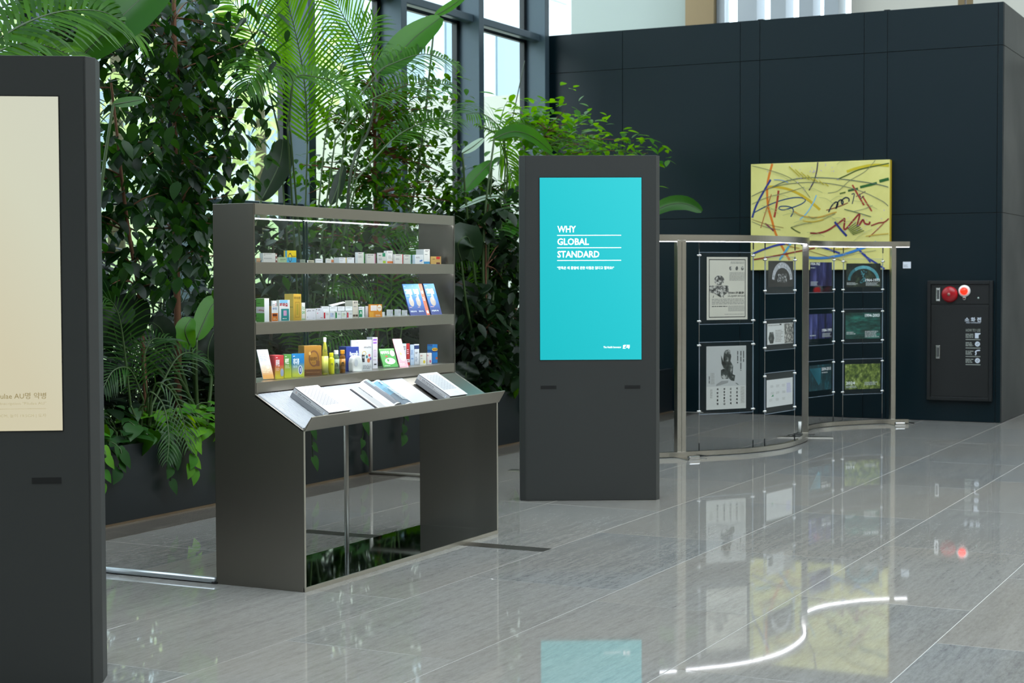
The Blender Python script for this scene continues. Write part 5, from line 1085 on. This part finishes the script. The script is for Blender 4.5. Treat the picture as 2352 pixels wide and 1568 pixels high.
# ---- trees, from the cream kiosk to the dark wall
tree('ficus_tree', 'dense dark leafy tree with brown trunk just right of the cream kiosk', [(408, 900), (408, 740), (404, 560), (402, 380), (402, 200), (400, 40), (398, -60)], 7.35,
     [(300, 60, 100, 80, 120), (400, 90, 110, 100, 200), (480, 150, 90, 100, 190), (350, 200, 110, 80, 190), (450, 260, 110, 90, 260), (300, 300, 80, 90, 130), (420, 380, 110, 90, 280), (470, 470, 60, 90, 190), (380, 520, 80, 90, 200), (450, 580, 70, 70, 150), (500, 60, 70, 90, 90), (330, 430, 60, 80, 100)], SH_LEAF, L_FIC, .125, 11, 280, tilt=-.75)
tree('ficus_sapling', 'slender young tree with a thin leaning trunk beside the cream kiosk', [(338, 900), (322, 700), (300, 560), (282, 430), (268, 300), (255, 190)], 7.1,
     [(265, 400, 45, 60, 60), (300, 470, 40, 60, 50), (260, 520, 40, 60, 60), (290, 600, 40, 60, 50), (255, 330, 45, 50, 60), (245, 650, 25, 60, 30), (330, 640, 30, 40, 26)], SH_WIDE, L_FIC, .135, 12, 280, r0=.016, tilt=-.75)
tree('ficus_tree', 'small leaved tree with reddish trunk behind the steel display', [(868, 1000), (866, 780), (864, 560), (862, 380), (858, 230), (855, 110)], 7.6,
     [(820, 290, 80, 80, 330), (920, 280, 90, 90, 400), (980, 360, 70, 80, 380), (860, 400, 100, 70, 400), (780, 400, 60, 60, 230), (960, 450, 80, 50, 320), (900, 200, 70, 60, 200), (840, 520, 90, 60, 300), (930, 560, 90, 70, 300), (700, 540, 70, 60, 200), (800, 660, 90, 60, 220), (1000, 230, 50, 60, 160), (980, 620, 60, 70, 160)], SH_LEAF, leaf_mat('small ficus leaf', '#153a10', '#2a5c16', .5), .095, 13, 280, bark=mat('red bark', '#6e3a26', .8), r0=.022)
tree('leafy_shrub', 'bright green leafy shrub rising behind the cyan kiosk against the dark wall', [(1265, 900), (1262, 600), (1260, 420), (1258, 300)], 7.15,
     [(1250, 275, 55, 30, 110), (1200, 300, 45, 40, 80), (1310, 290, 60, 35, 110), (1290, 335, 70, 40, 120), (1370, 330, 60, 35, 90), (1400, 360, 60, 30, 70), (1240, 360, 60, 50, 110), (1330, 390, 70, 40, 60)], SH_LEAF, L_FIC2, .13, 14, 280, r0=.014, tilt=-.1)
tree('leafy_shrub', 'mid green shrub filling the gap between steel display and cyan kiosk', [(1120, 1000), (1122, 760), (1126, 560), (1130, 440)], 7.4,
     [(1110, 450, 60, 60, 200), (1150, 560, 60, 70, 240), (1090, 620, 60, 70, 240), (1160, 700, 50, 70, 220), (1100, 780, 60, 60, 220), (1170, 820, 40, 60, 140), (1080, 520, 50, 60, 150), (1190, 420, 40, 60, 110)], SH_LEAF, L_FIC, .14, 15, 240, r0=.014)
tree('leafy_shrub', 'dark leafy bush at the planter edge right of the steel display', [(1118, 1000), (1118, 820), (1116, 640), (1116, 520)], 6.98,
     [(1100, 520, 50, 60, 120), (1155, 600, 45, 60, 130), (1085, 690, 45, 60, 130), (1150, 740, 50, 70, 150), (1100, 820, 50, 50, 130), (1160, 860, 40, 50, 100)], SH_WIDE, L_DARK, .15, 18, 260, r0=.012, tilt=-.6, ydep=.16)
tree('leafy_shrub', 'leafy shrub seen through the middle shelf of the steel display', [(620, 1000), (622, 780), (626, 620), (628, 540)], 7.5,
     [(630, 560, 60, 50, 100), (600, 690, 60, 70, 110), (690, 700, 70, 60, 120), (760, 560, 60, 60, 100), (650, 800, 70, 50, 100)], SH_WIDE, L_DARK, .15, 16, 200, r0=.018, bark=M_BARK2)
tree('ficus_tree', 'leafy tree behind the top of the cream kiosk', [(120, 900), (122, 500), (126, 260), (130, 60)], 7.6,
     [(60, 60, 80, 70, 130), (160, 90, 90, 60, 150), (230, 40, 70, 60, 110), (220, 130, 60, 40, 90), (250, 230, 30, 60, 50)], SH_LEAF, L_FIC, .12, 17, 200)

# ---- palms
palm('large areca palm with arching fronds behind the steel display', (705, 900), 7.3, [
    ([(706, 330), (700, 200), (682, 90), (650, -30)], dict(Lf=.50, n_=36, start=.0, fwd=.75, droop=.15)),
    ([(770, 320), (834, 245), (870, 220), (935, 196), (1036, 192)], dict(Lf=.36, n_=30, start=.3, droop=.5, Y=(7.2, 7.0))),
    ([(800, 260), (864, 171), (907, 144), (977, 124), (1052, 146)], dict(Lf=.33, n_=30, start=.28, droop=.55, Y=(7.2, 7.0))),
    ([(860, 180), (820, 95), (786, 32), (756, -30)], dict(Lf=.42, n_=26, start=.05, droop=.2, Y=(7.5, 7.6))),
    ([(660, 290), (671, 182), (635, 152), (590, 160), (566, 205)], dict(Lf=.36, n_=26, start=.35, droop=.5, Y=(7.0, 6.85))),
    ([(665, 280), (676, 182), (730, 178), (785, 196), (806, 236)], dict(Lf=.36, n_=26, start=.32, droop=.5, Y=(7.0, 6.85))),
    ([(820, 410), (900, 322), (960, 286), (1010, 272), (1058, 272)], dict(Lf=.30, n_=26, start=.35, droop=.4, Y=(7.1, 6.9))),
    ([(640, 300), (600, 140), (560, 40), (500, -30)], dict(Lf=.42, n_=28, start=.3, droop=.25, Y=(7.4, 7.5))),
    ([(745, 330), (770, 200), (800, 120), (860, 40)], dict(Lf=.40, n_=24, start=.25, droop=.25, Y=(7.5, 7.6)))], 21)
palm('palm with long fronds arching above the cream kiosk', (60, 900), 7.0, [
    ([(-60, 150), (0, 88), (80, 44), (160, 24), (245, 30), (320, 80)], dict(Lf=.42, n_=30, start=.1, droop=.5, Y=(6.95, 6.8))),
    ([(-60, 60), (20, 10), (110, -16), (200, -10), (270, 40)], dict(Lf=.42, n_=28, start=.1, droop=.5, Y=(7.2, 7.0))),
    ([(-50, 150), (10, 112), (70, 100), (140, 118), (190, 150)], dict(Lf=.32, n_=26, start=.1, droop=.45, Y=(6.9, 6.75)))], 22, wl=.03)
palm('palm with drooping fronds beside the cyan kiosk', (1150, 900), 7.1, [
    ([(1160, 380), (1150, 300), (1110, 262), (1070, 262)], dict(Lf=.34, n_=24, start=.2, droop=.6)),
    ([(1165, 380), (1160, 310), (1190, 285), (1240, 290)], dict(Lf=.30, n_=24, start=.2, droop=.5)),
    ([(1100, 290), (1140, 310), (1165, 370), (1185, 430)], dict(Lf=.32, n_=26, start=.0, droop=.6, stem=False)),
    ([(1230, 360), (1280, 325), (1340, 318), (1400, 332), (1450, 352)], dict(Lf=.28, n_=26, start=.05, droop=.6, Y=(7.0, 6.8))),
    ([(1120, 560), (1150, 460), (1180, 440), (1215, 470)], dict(Lf=.32, n_=22, start=.2, droop=.5)),
    ([(1090, 640), (1110, 545), (1150, 510), (1200, 520)], dict(Lf=.32, n_=22, start=.2, droop=.5)),
    ([(1140, 780), (1110, 640), (1080, 590), (1045, 600)], dict(Lf=.32, n_=22, start=.3, droop=.5))], 23)
palm('low parlour palm drooping over the planter edge left of the display', (340, 980), 7.0, [
    ([(345, 930), (360, 880), (395, 900), (420, 960), (432, 1030)], dict(Lf=.17, n_=15, start=.2, droop=.6, Y=(6.95, 6.66), wl=.009)),
    ([(335, 930), (345, 900), (375, 930), (388, 1000), (384, 1060)], dict(Lf=.16, n_=14, start=.3, droop=.6, Y=(6.95, 6.64), wl=.009)),
    ([(330, 920), (300, 850), (262, 850), (238, 890)], dict(Lf=.24, n_=18, start=.15, droop=.5, wl=.011)),
    ([(340, 920), (330, 830), (350, 780), (390, 780)], dict(Lf=.26, n_=18, start=.2, droop=.4, wl=.011)),
    ([(350, 930), (400, 830), (440, 810), (480, 840)], dict(Lf=.24, n_=18, start=.25, droop=.5, wl=.011)),
    ([(300, 930), (280, 760), (262, 700), (235, 680)], dict(Lf=.26, n_=18, start=.35, droop=.4, wl=.011))], 24, name='parlour_palm', m=leaf_mat('parlour palm leaf', '#123a10', '#285214', .3))
palm('low parlour palm seen through the bottom shelf of the display', (900, 980), 7.2, [
    ([(900, 880), (880, 720), (830, 660), (770, 670)], dict(Lf=.3, n_=24, start=.3)), ([(910, 880), (930, 720), (980, 660), (1030, 680)], dict(Lf=.3, n_=24, start=.3)),
    ([(890, 880), (860, 800), (800, 770), (740, 790)], dict(Lf=.28, n_=22, start=.2)), ([(700, 900), (690, 780), (650, 720), (600, 740)], dict(Lf=.28, n_=22, start=.3)),
    ([(905, 880), (900, 640), (940, 560), (1000, 560)], dict(Lf=.34, n_=24, start=.4))], 25, name='parlour_palm')

# ---- big leaved plants
big_leaf_plant('banana plant with one huge backlit leaf above the cream kiosk', (190, 900), 6.95, [
    ([(178, 140), (250, 66), (330, -10), (410, -90)], .17, dict(Y=(6.9, 6.8), fold=.35, via=[(178, 500)], face=V((-.55, -.75, .45)))), ([(260, 240), (290, 235), (330, 228)], .035, dict(Y=(6.9, 6.85), via=[(225, 500)]))], 31, name='banana_plant')
big_leaf_plant('bird of paradise with a broad upright leaf against the window frames', (800, 950), 7.35, [
    ([(872, 168), (910, 130), (955, 84), (1012, 40)], .135, dict(Y=(7.3, 7.2), via=[(800, 440), (850, 290)], stem=M_STEMD, fold=.18)),
    ([(1000, 36), (1030, 18), (1075, -14)], .045, dict(Y=(7.5, 7.5), via=[(940, 500)])),
    ([(760, 470), (775, 430), (790, 380)], .05, dict(via=[(745, 600)], m=L_DARK)), ([(600, 460), (640, 380), (650, 320)], .1, dict(via=[(590, 620)], m=L_DARK))], 32)
big_leaf_plant('bird of paradise with glossy leaves beside the cyan kiosk', (1120, 950), 7.0, [
    ([(1135, 318), (1180, 302), (1225, 315), (1268, 350)], .075, dict(Y=(6.95, 6.8), via=[(1110, 560)], fold=.25)),
    ([(1062, 352), (1085, 338), (1110, 318)], .04, dict(m=L_PALE, via=[(1080, 560)])), ([(1130, 370), (1095, 405), (1066, 440)], .07, dict(via=[(1120, 600)])),
    ([(1150, 450), (1110, 455), (1056, 478)], .025, dict(m=L_PALE, via=[(1150, 650)])),
    ([(1060, 600), (1052, 560), (1075, 545), (1090, 600)], .14, dict(Y=(6.9, 6.8), m=L_DARK, via=[(1075, 720)])), ([(1090, 700), (1070, 670), (1062, 700), (1064, 760)], .13, dict(m=L_DARK)),
    ([(1150, 560), (1180, 520), (1195, 540)], .07, {})], 33)
big_leaf_plant('bird of paradise with a leaf pointing out to the right of the cyan kiosk', (1400, 950), 6.95, [
    ([(1480, 500), (1530, 472), (1575, 468), (1612, 486)], .085, dict(Y=(6.6, 6.1), via=[(1420, 640)], fold=.3)), ([(1470, 560), (1462, 500), (1480, 450)], .08, dict(Y=(6.6, 6.5), via=[(1420, 660)]))], 34)
big_leaf_plant('broad leaved plant standing left of the steel display', (460, 950), 7.1, [
    ([(452, 780), (468, 740), (488, 700), (505, 690)], .08, dict(via=[(450, 860)], m=L_POT)), ([(440, 800), (425, 760), (440, 730)], .07, dict(m=L_POT)), ([(300, 780), (300, 720), (320, 680)], .13, dict(m=L_DARK)), ([(270, 790), (262, 740), (290, 700)], .12, dict(m=L_DARK)),
    ([(380, 800), (372, 760), (350, 740)], .09, dict(m=L_DARK)), ([(480, 860), (478, 800), (492, 760)], .08, dict(m=L_DARK))], 35, name='broadleaf_plant', m=L_DARK)
big_leaf_plant('split leaf plant low beside the right end of the display', (1110, 960), 6.95, [
    ([(1105, 850), (1098, 820), (1108, 780)], .15, dict(m=L_DARK, wave=.12)), ([(1130, 880), (1138, 850), (1160, 830)], .13, dict(m=L_DARK, wave=.12)), ([(1160, 900), (1170, 870), (1190, 850)], .12, dict(m=L_DARK, wave=.12)), ([(1080, 900), (1070, 870), (1075, 830)], .13, dict(m=L_DARK, wave=.12))], 36, name='monstera')

# ---- understory along the planter
for i, (x, lab) in enumerate(((7.55, 'trailing pothos over the planter edge beside the cream kiosk'), (8.35, 'low leafy pothos under the dark tree by the planter edge'), (9.0, 'yellow green pothos on the planter edge just left of the display'), (10.2, 'trailing pothos on the planter edge behind the support pole'),
                            (11.15, 'trailing pothos hanging by the slim tube frame'), (12.3, 'low pothos behind the right end of the steel display'), (13.5, 'low pothos behind the cyan kiosk base'), (15.6, 'low pothos on the planter right of the cyan kiosk'))):
    clump(lab, x, 7.05, 90, SH_HEART, L_POT if i in (0, 2) else leaf_mat('pothos dark %d' % i, '#123a10', '#255216', .3), .13, 50+i, rad=.3, h=.28, spill=(5, 3, 3, 1, 2, 2, 2, 2)[i])
for i, (x, y, lab) in enumerate(((7.2, 7.6, 'dark bushy undergrowth beside the cream kiosk'), (8.2, 7.6, 'dark bushy undergrowth below the brown trunk'), (9.1, 7.6, 'dark bushy undergrowth left of the steel display'), (10.1, 7.6, 'dark bushy undergrowth behind the left shelves of the display'), (11.2, 7.7, 'dark bushy undergrowth behind the middle of the display'),
                                (12.3, 7.7, 'dark bushy undergrowth behind the right shelves of the display'), (13.4, 7.6, 'dark bushy undergrowth between display and cyan kiosk'), (14.6, 7.6, 'dark bushy undergrowth behind the cyan kiosk'), (15.8, 7.6, 'dark bushy undergrowth at the wall end of the planter'))):
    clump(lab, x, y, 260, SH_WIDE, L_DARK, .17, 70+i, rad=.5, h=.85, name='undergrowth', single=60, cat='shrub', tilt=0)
for i, (x, lab) in enumerate(((7.3, 'tall dark hedge plant against the glass behind the cream kiosk'), (8.6, 'tall dark hedge plant against the glass left of the display'), (9.9, 'tall dark hedge plant against the glass behind the display left half'), (11.2, 'tall dark hedge plant against the glass behind the display right half'), (12.6, 'tall dark hedge plant against the glass behind the display right end'), (14.0, 'tall dark hedge plant against the glass behind the cyan kiosk'), (15.4, 'tall dark hedge plant against the glass near the dark wall'))):
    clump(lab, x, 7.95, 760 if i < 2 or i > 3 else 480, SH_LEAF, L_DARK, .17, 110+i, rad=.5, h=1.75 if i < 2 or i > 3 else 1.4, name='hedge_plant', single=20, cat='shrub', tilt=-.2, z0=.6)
for i, (x, lab) in enumerate(((6.0, 'tall dark hedge plant hidden behind the cream kiosk'), (4.6, 'tall dark hedge plant beyond the near edge of the photo'), (3.2, 'tall dark hedge plant further out of view along the planter'), (1.6, 'tall dark hedge plant in the planter close to the viewer'))):
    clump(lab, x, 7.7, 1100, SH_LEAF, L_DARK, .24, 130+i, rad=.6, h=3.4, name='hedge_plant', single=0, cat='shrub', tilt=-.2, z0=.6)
# slim bamboo cane leaning at the wall end
a_, c_ = atY(1205, 140, 7.9), atY(1165, 330, 7.7); t = thing('plant_cane', 'thin dark cane leaning up past the window frame', 'cane', V((c_.x, 7.7, .44)))
MB().tube([(0, 0, 0), tuple(c_-V((c_.x, 7.7, .44))), tuple(a_-V((c_.x, 7.7, .44)))], .006, 6).build('cane', M_STEMD, t, smooth=True)

# ---- trees outdoors
L_OUT = leaf_mat('outdoor leaf', '#8c9c70', '#b2bc92', .3)
for i, (x, y, h, lab) in enumerate(((12, 15, 5.5, 'sunlit tree outside the glass wall, nearest the cream kiosk'), (19, 16, 6, 'sunlit tree outside behind the steel display'), (24, 17, 5, 'sunlit tree outside behind the window frames'), (8, 18, 5, 'sunlit tree outside far left behind the ficus'))):
    rr = random.Random(90+i); z = 1.6; base = V((x, y, z)); t = thing('outdoor_tree', lab, 'tree', base, 0, 'trees outside the glass wall'); MB().tube([(0, 0, -.3), (.05, 0, h*.5), (0, 0, h*.8)], [.14, .09, .04], 8).build('trunk', M_BARK2, t, smooth=True)
    it = []
    for k in range(900):
        while True:
            e = V((rr.uniform(-1, 1), rr.uniform(-1, 1), rr.uniform(-1, 1)))
            if e.length < 1: break
        p = base+V((e.x*1.9, e.y*1.9, h*.62+e.z*h*.42)); it.append((p, rnd_dir(rr), V((0, 0, 1)), .3*rr.uniform(.7, 1.2)))
    leaves(t, base, it, SH_LEAF, L_OUT, 0)
